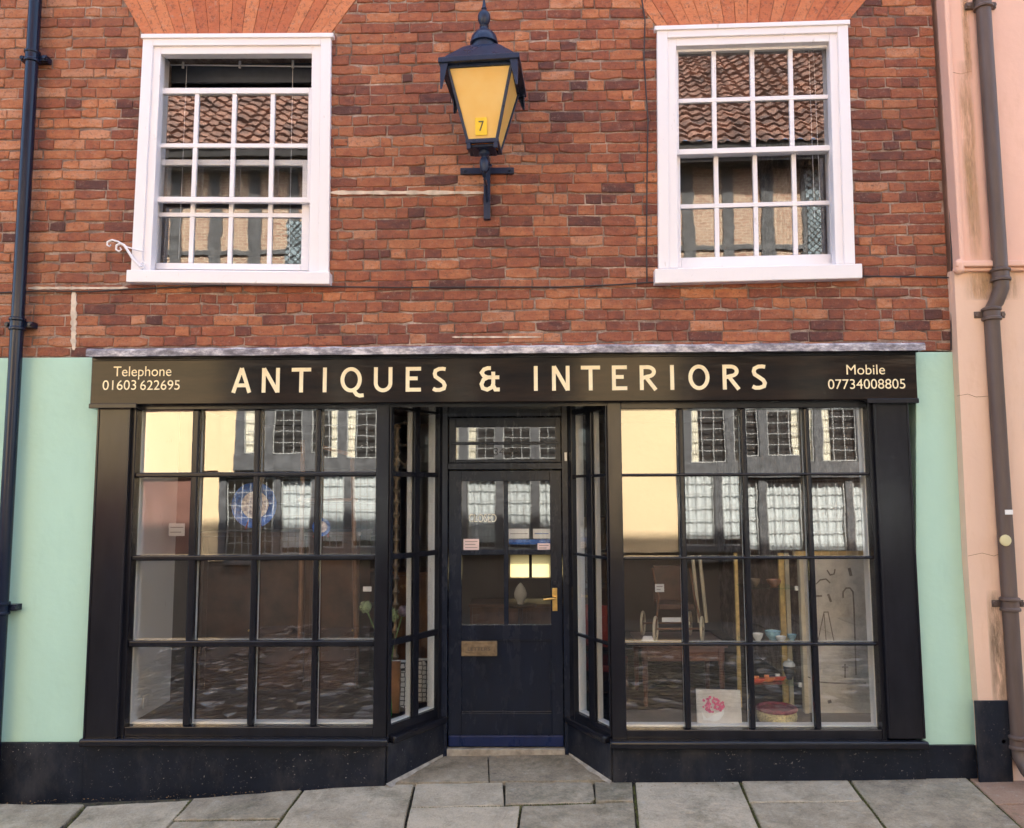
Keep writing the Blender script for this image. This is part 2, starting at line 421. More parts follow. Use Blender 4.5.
def holes(z):
    """x-intervals of the facade not made of common brick at height z"""
    out = []
    for q, (a0, a1, a2, a3) in zip(QW, ARCH):
        zt = (P(*q(0, 1)).z + P(*q(1, 1)).z) / 2; zb = (P(*q(0, 0)).z + P(*q(1, 0)).z) / 2
        if zb - .05 < z < zt:
            v = (z - zb) / (zt - zb); out.append((P(*q(0, v)).x + .01, P(*q(1, v)).x - .01))
        elif zt <= z < zt + .33:
            k = (z - zt) / (P(*a0).z - P(*a1).z)
            xl = P(*a1).x + (P(*a0).x - P(*a1).x) * k; xr = P(*a2).x + (P(*a3).x - P(*a2).x) * k
            out.append((xl - .005, xr + .005))
    return out
XWR = X(952, 350) ; XWL = -4.6
ZTOP = 6.1
mb = MB(); rnd = random.Random(3)
z = ZWALL + .002; ci = 0
while z < ZTOP:
    ch = .0665 + rnd.uniform(-.005, .004); zc = z + ch / 2
    x = XWL - rnd.uniform(0, .2); hs = holes(zc); ci += 1
    phx = rnd.uniform(0, 6)
    def wav(xx, zz): return .006 * math.sin(xx * 1.3 + 1.0) + .003 * math.sin(xx * 4.1 + phx)
    kind = rnd.random()
    while x < XWR:
        hdr = (rnd.random() < (.75 if ci % 5 == 0 else .33))
        L = (.105 if hdr else .222) + rnd.uniform(-.012, .012)
        if rnd.random() < .06: L *= .7
        segs = [(x, min(x + L, XWR))]
        for h0, h1 in hs:
            ns = []
            for a, b in segs:
                if b <= h0 or a >= h1: ns.append((a, b)); continue
                if a < h0: ns.append((a, h0))
                if b > h1: ns.append((h1, b))
            segs = ns
        for a, b in segs:
            if b - a < .018: continue
            j = lambda k=.0032: rnd.uniform(-k, k)
            yo = -.005 + rnd.uniform(-.003, .003)
            m = .005
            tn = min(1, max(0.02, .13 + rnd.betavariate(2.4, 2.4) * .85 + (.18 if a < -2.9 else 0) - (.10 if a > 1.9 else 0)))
            if rnd.random() < .05: tn = rnd.uniform(.0, .15)
            if rnd.random() < .06: tn = rnd.uniform(.82, 1)
            n = max(2, int((b - a) / .05) + 1)
            bot = []; top = []
            for i in range(n):
                xx = a + (b - a) * i / (n - 1)
                ex = rnd.choice((.003, .006, .011)) if i in (0, n - 1) else (.004 if rnd.random() < .2 else 0)
                bot.append((xx + j(), z + wav(xx, z) + j(.002) + (ex if rnd.random() < .5 else 0)))
                top.append((xx + j(), z + ch + wav(xx, z) + j(.002) - (ex if rnd.random() < .5 else 0)))
            ring = bot + top[::-1]
            cx = (a + b) / 2; cz = z + ch / 2
            ty = j(.0018)
            def inn(p, k=m):
                return (p[0] + (k if p[0] < cx - .01 else -k if p[0] > cx + .01 else 0), yo + ty * (p[0] - cx) * 8, p[1] + (k if p[1] < cz + wav(p[0], z) else -k))
            fr = [inn(p) for p in ring]; mid = [(p[0], yo + .0045, p[1]) for p in ring]; bk = [(p[0], .012, p[1]) for p in ring]
            N = len(ring); vs = fr + mid + bk
            fs = [tuple(range(N))] + [(i, N + i, N + (i + 1) % N, (i + 1) % N) for i in range(N)] + [(N + i, 2 * N + i, 2 * N + (i + 1) % N, N + (i + 1) % N) for i in range(N)]
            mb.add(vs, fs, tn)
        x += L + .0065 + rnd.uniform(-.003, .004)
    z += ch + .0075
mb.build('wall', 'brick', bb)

# wall core (mortar) around the openings
mc = MB(); Y0 = .003
def wx(q, u, v): return P(*q(u, v)).x
L0, L1 = wx(QW[0], .06, .5), wx(QW[0], .94, .5); R0, R1 = wx(QW[1], .06, .5), wx(QW[1], .94, .5)
zb_ = P(*QW[0](0, -.02)).z; zt_ = P(*QW[0](0, .97)).z
mc.box(XWL - 2, XWR, Y0, .3, ZWALL, zb_); mc.box(XWL - 2, L0, Y0, .3, zb_, zt_); mc.box(L1, R0, Y0, .3, zb_, zt_)
mc.box(R1, XWR, Y0, .3, zb_, zt_); mc.box(XWL - 2, XWR, Y0, .3, zt_, 10.25)
mc.box(XWL - 2, XWL - 1.7, .3, 7, -.5, 10.25)
mc.box(XWR - .3, XWR, .3, 7, -.5, 10.25)
# back wall with a rear shop window
rwx0, rwx1 = X(510, 566, 5.5), X(551, 566, 5.5); rwz0, rwz1 = Z(530, 578, 5.5), Z(530, 554, 5.5)
for a in ((XWL - 1.7, rwx0, -.5, 10.25), (rwx1, XWR - .3, -.5, 10.25), (rwx0, rwx1, -.5, rwz0), (rwx0, rwx1, rwz1, 10.25)):
    mc.box(a[0], a[1], 5.5, 5.7, a[2], a[3])
mc.build('wall_core', 'mortar', bb)
mr = MB(); mr.prism([(XWL - 2, -.3, 10.25), (XWL - 2, 3, 11.2), (XWL - 2, 6, 10.25)], [(XWR, -.3, 10.25), (XWR, 3, 11.2), (XWR, 6, 10.25)])
mr.build('roof', 'pantile', bb)

# repairs in mortar: smear by lantern, vertical patch at left
mp_ = MB(); rnd = random.Random(11)
def smear(pxa, pxb, py, hh, vert=False):
    n = 26; top = []; bot = []
    for i in range(n):
        t_ = i / (n - 1); px = pxa + (pxb - pxa) * t_
        a = hh * (.5 + .5 * rnd.random()) * (1 if .03 < t_ < .97 else .4)
        if vert:
            top.append(P(py - a + rnd.uniform(-.8, .8), px, -.010)); bot.append(P(py + a, px, -.010))
        else:
            top.append(P(px, py - a, -.010)); bot.append(P(px, py + a, -.010))
    f = top + bot[::-1]; mp_ = MB(); mp_.prism(f, [p + Vector((0, .02, 0)) for p in f]); mp_.build('mortar_repair', 'lime_mortar', bb)
smear(330, 484, 192.5, 2.3); smear(291, 350, 73.5, 3.2, True); 
smear(28, 128, 288, 1.6); smear(452, 541, 337, 1.0)

# rubbed brick flat arches
for ai, (a0, a1, a2, a3) in enumerate(ARCH):
    m = MB(); n = 17; H_ = .46
    b0, b1, t0, t1 = P(*a1), P(*a2), P(*a0), P(*a3)
    k = H_ / (t0.z - b0.z)
    T0 = b0 + (t0 - b0) * k; T1 = b1 + (t1 - b1) * (H_ / (t1.z - b1.z))
    rnd = random.Random(ai + 5)
    for i in range(n):
        u0, u1 = i / n + .0012, (i + 1) / n - .0012
        f = [b0.lerp(b1, u0), b0.lerp(b1, u1), T0.lerp(T1, u1), T0.lerp(T1, u0)]
        yo = -.009 + rnd.uniform(-.0015, .0015)
        m.prism([(p.x, yo, p.z) for p in f], [(p.x, .05, p.z) for p in f], tint=rnd.uniform(.1, 1))
    m.build('flat_arch', 'rubbed_brick', bb)

# ---------------------------------------------------------------- sash windows
def sash(parent, q, u0, u1, v0, v1, ub, vb, Y, rail, name='sash'):
    """a sash of white bars; ub, vb bar centre positions"""
    m = MB(); d = .034
    su, sv, rb, rt = rail
    m.qbox(q, u0, u0 + su, v0, v1, Y, Y + d); m.qbox(q, u1 - su, u1, v0, v1, Y, Y + d)
    m.qbox(q, u0 + su, u1 - su, v0, v0 + rb, Y - .001, Y + d); m.qbox(q, u0 + su, u1 - su, v1 - rt, v1, Y - .001, Y + d)
    for i, u in enumerate(ub): m.qbox(q, u - sv, u + sv, v0 + rb, v1 - rt, Y + .006, Y + d - .004)
    for v in vb: m.qbox(q, u0 + su, u1 - su, v - sv * .75, v + sv * .75, Y + .004, Y + d - .006)
    return m.build(name, 'white_paint', parent, .003)

def sash_window(q, open_top, k):
    m = MB(); a = .085
    oT = .93 if not open_top else .935
    # architrave in two stepped layers
    for (i, j, ya, yb) in ((0, .055, -.035, .02), (.05, .10, -.018, .05)):
        m.qbox(q, i, j, 0.01, 1 - i * .8, ya, yb); m.qbox(q, 1 - j, 1 - i, 0.01, 1 - i * .8, ya, yb)
        m.qbox(q, j, 1 - j, 1 - j * .80, 1 - i * .8, ya, yb)
    m.qbox(q, -.012, 1.012, 1 - .012, 1.006, -.048, .01)
    w = m.build('sash_window', 'white_paint', bb, .004)
    lab(w, 'white sash window above the left display window, its top sash slid down' if open_top else 'white sash window above the right display window, fully closed')
    s_ = MB()
    if open_top: s_.qbox(q, -.022, 1.005, -.038, .014, -.075, .12)
    else: s_.qbox(q, -.018, 1.035, -.050, .010, -.075, .12)
    s_.build('sill', 'white_paint', w, .006)
    # inner reveal / box linings
    l = MB()
    for (u0, u1, v0, v1) in ((.075, .10, .0, .93), (.90, .925, .0, .93), (.075, .925, .915, .925), (.075, .925, -.01, .015)):
        l.qbox(q, u0, u1, v0, v1, .051, .10 if v0 > .9 else .19)
    l.build('lining', 'white_paint', w)
    g = MB()
    if open_top:
        su = sash(w, q, .098, .905, .300, .778, [.300, .497, .698], [.537], .035, (.020, .0115, .022, .024))
        sl = sash(w, q, .085, .900, .018, .478, [.300, .497, .698], [.247], .085, (.040, .0115, .026, .024))
        for (v0, v1, Y) in ((.30, .775, .052), (.03, .47, .102)):
            f = [P(*q(u, v), Y) for u, v in ((.1, v1), (.9, v1), (.9, v0), (.1, v0))]; g.prism(f, [p + Vector((0, .003, 0)) for p in f])
    else:
        su = sash(w, q, .088, .912, .475, .925, [.295, .495, .695], [.695], .035, (.022, .0115, .022, .030))
        sl = sash(w, q, .085, .908, .012, .490, [.300, .500, .700], [.262], .085, (.030, .0115, .040, .024))
        for (v0, v1, Y) in ((.48, .90, .052), (.03, .48, .102)):
            f = [P(*q(u, v), Y) for u, v in ((.1, v1), (.9, v1), (.9, v0), (.1, v0))]; g.prism(f, [p + Vector((0, .003, 0)) for p in f])
    g.build('glass', 'sash_glass', w)
    if open_top:
        pe = MB(); pe.qbox(q, .02, .98, .80, 1.05, .34, .36); pe.build('dim_room_pelmet', 'slate_blue', w)  # pelmet sheet; its slate tone stands in for the dim room behind
        r = MB()
        r.tube([P(*q(.10, .875), .28), P(*q(.90, .865), .28)], .006, 8)
        for u in (.22, .52, .80): r.tube([P(*q(u, .90), .27), P(*q(u, .86), .27)], .010, 8)
        for u in (.24, .80): r.tube([P(*q(u, .87), .26), P(*q(u, .06), .26)], .002, 5)
        r.build('curtain_rail', 'white_paint', w)
    else:
        r = MB(); r.tube([P(*q(.79, .92), .2), P(*q(.80, .2), .2)], .002, 5); r.tube([P(*q(.815, .92), .2), P(*q(.83, .25), .2)], .002, 5)
        r.build('blind_cord', 'white_paint', w)
    return w
sash_window(QW[0], True, 0); sash_window(QW[1], False, 1)
# upstairs room shells
m = MB(); zf = 3.25
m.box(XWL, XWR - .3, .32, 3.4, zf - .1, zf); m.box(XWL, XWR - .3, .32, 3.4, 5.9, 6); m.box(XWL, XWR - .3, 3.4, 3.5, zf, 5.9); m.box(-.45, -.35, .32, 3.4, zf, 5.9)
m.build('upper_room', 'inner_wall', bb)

# ---------------------------------------------------------------- mint render beside the shop
zs = Z(50, 742, -.012)
for nm, (xa, xb, za) in (('left', (XWL - 2, XPL0 + .03, Z(50, 742, -.012))), ('right', (XPR1 - .03, None, Z(950, 745.5, -.012)))):
    m = MB()
    if nm == 'left': m.box(xa, xb, -.014, .3, za, ZWALL - .004)
    else:
        f = [P(916, 352, -.012), P(955.5, 352, -.012), P(966, 550, -.012), P(976.5, 745.5, -.012), P(916, 745.5, -.012)]
        m.prism(f, [Vector((p.x, .3, p.z)) for p in f])
    o = m.build('render_panel', 'mint', bb, .004)
    lab(o, 'pale green wall ' + ('by the dark blue drainpipe' if nm == 'left' else 'next to the pink building'))
# black plinth and stall riser
m = MB()
def riser_box(xa, xb, yf, zt, yb=.12, n=12):
    for i in range(n):
        x0 = xa + (xb - xa) * i / n; x1 = xa + (xb - xa) * (i + 1) / n
        m.add([(x0, yf, g0(x0) - .15), (x1, yf, g0(x1) - .15), (x1, yf, zt), (x0, yf, zt), (x0, yb, g0(x0) - .15), (x1, yb, g0(x1) - .15), (x1, yb, zt), (x0, yb, zt)],
              [(0, 1, 2, 3), (3, 2, 6, 7), (7, 6, 5, 4)] + ([(0, 3, 7, 4)] if i == 0 else []) + ([(1, 5, 6, 2)] if i == n - 1 else []))
riser_box(XWL - 2, XPL0 - .002, -.035, zs, .3); m.build('plinth', 'plinth_paint', bb)
m = MB(); riser_box(XPR1 + .002, X(976.5, 760, -.035), -.035, Z(950, 745.5, -.035), .3, 4)
m.build('plinth', 'plinth_paint', bb)
def splay(side):
    """local frame of a recess side: s along from street corner to door, t outward (towards the recess)"""
    A = Vector((XP0 if side < 0 else XP1, -.02, 0)); B = Vector((XD0 if side < 0 else XD1, RD, 0))
    d = (B - A); L = d.length; d.normalize(); nrm = Vector((-d.y, d.x, 0)) if side > 0 else Vector((d.y, -d.x, 0))
    def T(s_, t_, z_): p = A + d * s_ + nrm * t_; return (p.x, p.y, z_)
    return T, L, A, d
for side in (-1, 1):
    T, L, A, d = splay(side); m = MB()
    if side < 0: riser_box(XPL0, XP0, -.045, ZSILL_B + .005)
    else: riser_box(XP1, XPR1, -.045, ZSILL_B - .005)
    m.box(-.01, L, -.14, .025, -.1, ZSILL_B + .003, T)
    m.build('stall_riser', 'plinth_paint', bb, .004)
    m = MB()
    if side < 0: m.box(XPL0 - .015, XP0 + .02, -.095, .02, ZSILL_B, ZSILL_T)
    else: m.box(XP1 - .02, XPR1 + .01, -.095, .02, ZSILL_B - .012, ZSILL_T - .012)
    m.box(.025, L, -.1, .05, ZSILL_B - .001, ZSILL_T - .001, T)
    m.build('window_sill', 'black_gloss', bb, .014, seg=3)
# pilasters
for (a, b) in ((XPL0, XPL1), (XPR0, XPR1)):
    m = MB(); m.box(a, b, -.06, .1, ZSILL_T - .003, ZF_B + .01)
    e = .012; m.box(a - .002, a + e, -.066, 0, ZSILL_T, ZF_B); m.box(b - e, b + .002, -.066, 0, ZSILL_T, ZF_B)
    o = m.build('pilaster', 'black_gloss', bb, .003)

# ---------------------------------------------------------------- shop windows
def front_window(cols, rows, xa, xb, tagtxt):
    zt = ZF_B + .02; zb = (ZSILL_T if xa < 0 else ZSILL_T - .012) - .003
    m = MB(); yf, yb = -.035, .07
    m.box(xa, cols[0][0], yf, yb, zb, zt); m.box(cols[-1][1], xb, yf, yb, zb, zt)
    m.box(cols[0][0], cols[-1][1], yf + .004, yb, rows[0][1], zt); m.box(cols[0][0], cols[-1][1], yf + .004, yb, zb, rows[-1][0])
    w = m.build('shop_window', 'black_gloss', bb, .005); lab(w, tagtxt)
    g = MB(); gi = MB()
    for (a, b) in zip(cols, cols[1:]):
        g.box(a[1], b[0], FY, GY - .002, rows[-1][0], rows[0][1]); gi.box(a[1] + .006, b[0] - .006, GY + .005, GY + .035, rows[-1][0], rows[0][1])
    for (a, b) in zip(rows, rows[1:]):
        g.box(cols[0][0], cols[-1][1], FY - .004, GY - .003, b[1], a[0]); gi.box(cols[0][0], cols[-1][1], GY + .006, GY + .037, b[1] + .005, a[0] - .005)
    g.build('glazing_bars', 'black_gloss', w, .010, seg=4)
    e = .022
    gi.box(cols[0][0] - .0, cols[0][0] + .008, GY + .006, .12, rows[-1][0], rows[0][1]); gi.box(cols[-1][1] - .008, cols[-1][1], GY + .006, .12, rows[-1][0], rows[0][1])
    gi.box(cols[0][0] + .008, cols[-1][1] - .008, GY + .007, .12, rows[-1][0] - .01, rows[-1][0] + .008)
    gi.build('inner_bars', 'inner_white', w, .002)
    gl = MB()
    rnd = random.Random(int(abs(xa) * 100))
    for c0, c1 in cols:
        for r0, r1 in rows:   # old panes, each very slightly out of true
            a, b = rnd.uniform(-.0018, .0018), rnd.uniform(-.0018, .0018)
            f = [(c0 - .004, GY + a + b, r0 - .004), (c1 + .004, GY - a + b, r0 - .004), (c1 + .004, GY - a - b, r1 + .004), (c0 - .004, GY + a - b, r1 + .004)]
            gl.prism(f, [(p[0], p[1] + .003, p[2]) for p in f])
    gl.build('glass', 'shop_glass', w)
    return w
front_window(LX, RZL, XPL1 - .002, XP0, 'sixteen-pane display window left of the door')
front_window(RX, RZR, XP1, XPR0 + .002, 'sixteen-pane display window right of the door')

def solve_s(T, L, px):
    lo, hi = 0, L
    def f(s_):
        p = Vector(T(s_, 0, 1.5)) - CAM; c = CM.transposed() @ p; return 512 + F * c.x / -c.z
    up = f(L) > f(0)
    for _ in range(40):
        mid = (lo + hi) / 2
        if (f(mid) < px) == up: lo = mid
        else: hi = mid
    return (lo + hi) / 2
for side, cpx in ((-1, [(391.5, 413.5), (419, 437.5)]), (1, [(574, 587.5), (593, 608)])):
    T, L, A, d = splay(side)
    cs = sorted(tuple(sorted((solve_s(T, L, a), solve_s(T, L, b)))) for a, b in cpx)
    rows = RZL if side < 0 else RZR
    ztop = ZF_B - .015; m = MB(); zb = ZSILL_T - .004
    rtop = rows[0][1] + .0
    m.box(.0, cs[0][0], -.06, .012, zb, ztop, T); m.box(cs[1][1], L, -.06, .012, zb, ztop, T)
    m.box(cs[0][0], cs[1][1], -.055, .008, rtop, ztop, T); m.box(cs[0][0], cs[1][1], -.055, .008, zb, rows[-1][0], T)
    w = m.build('side_window', 'black_gloss', bb, .003)
    lab(w, 'angled side window ' + ('left' if side < 0 else 'right') + ' of the recessed door')
    g = MB(); gi = MB()
    g.box(cs[0][1], cs[1][0], -.018, .005, rows[-1][0], rtop, T); gi.box(cs[0][1] + .002, cs[1][0] - .002, -.065, -.026, rows[-1][0], rtop, T)
    gi.box(cs[1][1] - .003, cs[1][1] + .006, -.085, -.061, rows[-1][0], rtop, T)
    gi.box(cs[1][1] - .012, cs[1][1] - .0005, -.065, -.024, rows[-1][0], rtop, T)
    for (a, b) in zip(rows, rows[1:]): g.box(cs[0][0], cs[1][1], -.016, .008, b[1], a[0], T)
    gi.box(cs[0][0], cs[1][1] - .013, -.065, -.024, rows[-1][0] - .006, rows[-1][0] + .010, T)
    g.build('glazing_bars', 'black_gloss', w, .003); gi.build('inner_bars', 'inner_white', w, .002)
    gl = MB(); gl.box(cs[0][0] - .004, cs[1][1] + .004, -.0235, -.0205, rows[-1][0], rtop, T); gl.build('glass', 'door_glass', w)

for side in (-1, 1):   # pale cement fillets at the foot of the recess sides
    T, L, A, d = splay(side); m = MB(); n = 14; f = []; rr_ = random.Random(side + 3)
    for i in range(n + 1):
        s_ = L * i / n - .03; p = T(s_, .026, 0); q = T(s_, .026 + rr_.uniform(.012, .04) * (1.1 - i / n), 0)
        f.append(((p[0], p[1], ground_z(p[0], p[1]) + .022), (q[0], q[1], ground_z(q[0], q[1]) + .006)))
    for a, b in zip(f, f[1:]): m.add([a[0], b[0], b[1], a[1]], [(0, 1, 2, 3) if side < 0 else (3, 2, 1, 0)])
    m.build('cement_fillet', 'cement', bb)
# recess soffit, lead ledge
m = MB(); m.box(XPL0, XPR1, -.03, RD + .15, ZF_B - .012 + .0, ZF_B + .03 + .0) if False else m.box(XP0 - .05, XP1 + .05, -.03, RD + .12, ZF_B - .018, ZF_B + .03)
m.build('recess_soffit', 'black_gloss', bb)
m = MB(); n = 60; rnd = random.Random(5)
xa, xb = X(86.5, 349, -.17), X(925, 349, -.17)
prof = lambda j: [(.0, ZLEDGE_T + .018), (-.165, ZLEDGE_T + j), (-.178, ZLEDGE_T - .012 + j), (-.176, ZLEDGE_B + j * .6), (-.165, ZLEDGE_B + .006), (0, ZLEDGE_B + .006)]
vs = []; 
for i in range(n + 1):
    xx = xa + (xb - xa) * i / n; j = rnd.uniform(-.003, .003)
    vs += [(xx, y + rnd.uniform(-.002, .002), z_) for y, z_ in prof(j)]
fs = [(i * 6 + k, i * 6 + (k + 1) % 6, (i + 1) * 6 + (k + 1) % 6, (i + 1) * 6 + k) for i in range(n) for k in range(6)] + [tuple(range(6)), tuple(n * 6 + k for k in reversed(range(6)))]
m.add(vs, fs); m.build('lead_ledge', 'lead', bb, smooth=False)
m = MB(); m.box(xa + .03, xb - .03, -.14, 0, ZLEDGE_B - .006, ZLEDGE_B + .006); m.build('cornice', 'black_gloss', bb)

# ---------------------------------------------------------------- sign board
sg = thing('shop_sign', 'long black wooden sign board with cream lettering over the shopfront', 'sign', ((XSL + XSR) / 2, -.10, ZF_B))
m = MB(); m.box(XSL, XSR, -.10, .0, ZF_B + .004, ZF_T)
m.build('board', 'black_fascia', sg, .004)
m = MB(); m.box(XSL + .002, XSR - .002, -.106, -.02, ZF_T - .028, ZF_T - .010 + .008)
m.build('top_moulding', 'black_gloss', sg, .004)
m = MB(); e0 = X(137, 404, -.1); e1 = X(867, 404, -.1)
m.box(XSL - .004, e0, -.108, .0, ZF_B - .022, ZF_B + .010); m.box(e1, XSR + .004, -.108, 0, ZF_B - .022, ZF_B + .010)
m.box(e0, e1, -.085, 0, ZF_B - .002, ZF_B + .006)
m.build('bottom_moulding', 'black_gloss', sg, .005)

SW = .152
def ribbon(mb_, pts, w, y, th, T, closed=False):
    n = len(pts); lo = []; hi = []
    for i in range(n):
        p = Vector(pts[i]);
        if closed: a = Vector(pts[i - 1]); b = Vector(pts[(i + 1) % n])
        else: a = Vector(pts[max(i - 1, 0)]); b = Vector(pts[min(i + 1, n - 1)])
        d1 = (p - a).normalized() if (p - a).length > 1e-6 else (b - p).normalized()
        d2 = (b - p).normalized() if (b - p).length > 1e-6 else d1
        n1 = Vector((-d1.y, d1.x)); n2 = Vector((-d2.y, d2.x)); mm = (n1 + n2).normalized(); k = w / 2 / max(.35, mm.dot(n1))
        hi.append(p + mm * k); lo.append(p - mm * k)
    for i in range(n if closed else n - 1):
        j = (i + 1) % n
        q = [T(*lo[i]), T(*lo[j]), T(*hi[j]), T(*hi[i])]
        mb_.prism([(a[0], y, a[1]) for a in q], [(a[0], y + th, a[1]) for a in q])
def arc(cx, cy, rx, ry, a0, a1, n=18):
    return [(cx + rx * math.cos(R(a0 + (a1 - a0) * i / n)), cy + ry * math.sin(R(a0 + (a1 - a0) * i / n))) for i in range(n + 1)]
h = SW / 2
def glyph(c, w):
    """strokes for a letter of width w and height 1"""
    if c == 'A': return [[(h * .9, 0), (w / 2, 1)], [(w - h * .9, 0), (w / 2, 1)], [(w * .24, .30), (w * .76, .30)]]
    if c == 'N': return [[(h, 0), (h, 1)], [(w - h, 0), (w - h, 1)], [(h * 1.1, .98), (w - h * 1.1, .02)]]
    if c == 'T': return [[(0, 1 - h), (w, 1 - h)], [(w / 2, 0), (w / 2, 1 - h)]]
    if c == 'I': return [[(w / 2, 0), (w / 2, 1)]]
    if c == 'O': return [arc(w / 2, .5, w / 2 - h, .5 - h * .85, 0, 352, 30) + ['c']]
    if c == 'Q': return [arc(w * .455, .5, w * .455 - h, .5 - h * .85, 0, 352, 30) + ['c'], [(w * .56, .07), (w * .70, -.10), (w * .84, -.15), (w * 1.0, -.13)]]
    if c == 'U': return [[(h, 1), (h, .36)] + arc(w / 2, .36, w / 2 - h, .36 - h * .8, 180, 360)[1:] + [(w - h, 1)]]
    if c == 'E': return [[(h, 0), (h, 1)], [(h, 1 - h), (w, 1 - h)], [(h, .535), (w * .78, .535)], [(h, h), (w * 1.0, h)]]
    if c == 'S': return [[(w * .92, .90), (w * .72, .945 - h * .3), (w * .45, .935 - h * .3), (w * .20, .84), (h * 1.05, .72), (w * .20, .60), (w * .48, .49), (w * .76, .37), (w - h, .25), (w * .80, .12), (w * .50, h * .8), (w * .22, h * .8), (w * .03, .12)]]
    if c == 'R': return [[(h, 0), (h, 1)], [(h, 1 - h), (w * .45, 1 - h)] + arc(w * .45, .735, w * .36, .265 - h, 90, -90, 12)[1:] + [(h, .47)], [(w * .40, .47), (w - h * .9, 0)]]
    if c == '&': return [[(w * .56, .93), (w * .40, .945 - h * .2), (w * .22, .88), (h * 1.1, .75), (w * .20, .62), (w * .42, .55)],
                         [(w * .98, .555), (w * .76, .555)], [(w * .62, .555), (w * .42, .555), (w * .20, .47), (h, .28), (w * .16, .12), (w * .38, h * .75), (w * .62, .16), (w * .68, .30), (w * .68, .78)], [(w * .68, .22), (w * .78, h * .8), (w * 1.0, h * .8)]]
letters = [('A', 231.8, 251.4), ('N', 261.9, 279.7), ('T', 291.6, 310.9), ('I', 322.5, 327), ('Q', 340.5, 363.8), ('U', 373.9, 392.3), ('E', 405.7, 421), ('S', 432.7, 446.6),
           ('&', 479.6, 499.7), ('I', 533.6, 538), ('N', 552, 569.6), ('T', 581, 600.2), ('E', 612, 627), ('R', 639.8, 657.4), ('I', 670, 674.4), ('O', 688.5, 709.5), ('R', 722.7, 740.3), ('S', 752, 766.7)]
zb0, zt0 = Z(500, 391, -.104), Z(500, 366.3, -.104); hh = zt0 - zb0
for c, a, b in letters:
    m = MB(); x0, x1 = X(a, 378, -.104), X(b, 378, -.104); w = (x1 - x0) / hh
    for si, st in enumerate(glyph(c, w)):
        cl = st[-1] == 'c'; st = st[:-1] if cl else st
        ribbon(m, st, SW, -.1040 - si * .0009, .004, lambda u, v: (x0 + u * hh, zb0 + v * hh), cl)
    m.build('letter', 'gilt', sg)
for body, a, b, yb, yt in (('Telephone', 113.2, 171.2, 376.3, 366.5), ('01603', 102.9, 136.5, 389.9, 380.3), ('622695', 140.5, 180, 389.9, 380.3), ('Mobile', 846.8, 885.4, 374.5, 364.8), ('07734008805', 827.8, 905, 389, 379.3)):
    text_mesh('small_lettering', body, X(a, 378, -.104), X(b, 378, -.104), Z(a, yb, -.104), Z(a, yt, -.104), -.1035, 'gilt', sg)

# ---------------------------------------------------------------- door
DY = RD + .015
dz0, dz1 = Z(505, 747, DY), Z(505, 470.5, DY)
dx0, dx1 = X(448.5, 600, DY), X(562.5, 600, DY)
def dX(px): return X(px, 600, DY)
def dZ(py): return Z(505, py, DY)
m = MB()
m.box(XD0 - .02, dx0 - .004, RD - .03, RD + .10, -.05, ZF_B + .02); m.box(dx1 + .004, XD1 + .02, RD - .03, RD + .10, -.05, ZF_B + .02)
m.box(dx0 - .004, dx1 + .004, RD - .028, RD + .10, dZ(469.5), dZ(463)); m.box(dx0 - .004, dx1 + .004, RD - .028, RD + .1, dZ(417), ZF_B + .01)
m.build('door_frame', 'door_paint', bb, .004)
# fanlight
m = MB(); fz0, fz1 = dZ(462.5), dZ(417.5)
gx0, gx1, gz0, gz1 = dX(455.5), dX(557), dZ(459.5), dZ(427)
m.box(dx0, gx0, DY, DY + .05, fz0, fz1); m.box(gx1, dx1, DY, DY + .05, fz0, fz1); m.box(gx0, gx1, DY + .001, DY + .05, fz0, gz0); m.box(gx0, gx1, DY + .001, DY + .05, gz1, fz1)
m.box(gx0 - .03, gx1 + .03, DY - .006, DY + .03, dZ(444.6), dZ(441.8))
fl = m.build('fanlight', 'door_paint', bb, .003)
m = MB(); m.box(gx0, gx1, DY + .02, DY + .023, gz0, gz1); m.build('glass', 'door_glass', fl)
text_mesh('numerals', '34-35', dX(494), dX(520.5), dZ(455.3), dZ(447.6), DY + .018, 'ink', fl)
# door leaf
rows_d = [(481, 550), (555, 625)]; cols_d = [(461.5, 504), (508.5, 551)]
m = MB(); yb = DY + .045
px = lambda a, b, c, d, y0=0, y1=None: m.box(dX(a), dX(b), DY + y0, yb if y1 is None else y1, dZ(d), dZ(c))
m.box(dx0, dX(461.5), DY, yb, dz0, dz1); m.box(dX(551), dx1, DY, yb, dz0, dz1)
px(461.5, 551, 470.5, 481, .001); px(461.5, 551, 625, 640, .001); px(461.5, 551, 713, 747, .001)
px(504, 508.5, 481, 625, .006); px(461.5, 504, 550, 555, .008); px(508.5, 551, 550, 555, .008)
px(461.5, 551, 640, 713, .018, DY + .035)
door = m.build('door', 'door_paint', bb, .003)
m = MB()
for a in ((461.5, 551, 640, 641.6), (461.5, 551, 711.4, 713), (461.5, 463, 641.6, 711.4), (549.5, 551, 641.6, 711.4)):
    m.box(dX(a[0]), dX(a[1]), DY + .006, DY + .02, dZ(a[3]), dZ(a[2]))
m.build('panel_moulding', 'door_paint', door, .003)
m = MB(); m.box(dX(461), dX(552), DY + .024, DY + .027, dZ(626), dZ(480)); m.build('glass', 'door_glass', door)
m = MB(); m.box(dx0 + .004, dx1 - .004, DY - .018, DY - .0005, dZ(746), dZ(735)); m.build('weather_bar', 'navy_paint', door, .005)
m = MB(); m.box(dX(461.5), dX(497), DY - .006, DY + .016, dZ(656), dZ(641)); m.box(dX(463.8), dX(494.7), DY - .011, DY - .006, dZ(652.5), dZ(644.5))
lb = m.build('letterbox', 'old_brass', door, .003)
text_mesh('lettering', 'LETTERS', dX(468), dX(490), dZ(650.3), dZ(647), DY - .0115, 'ink', lb)
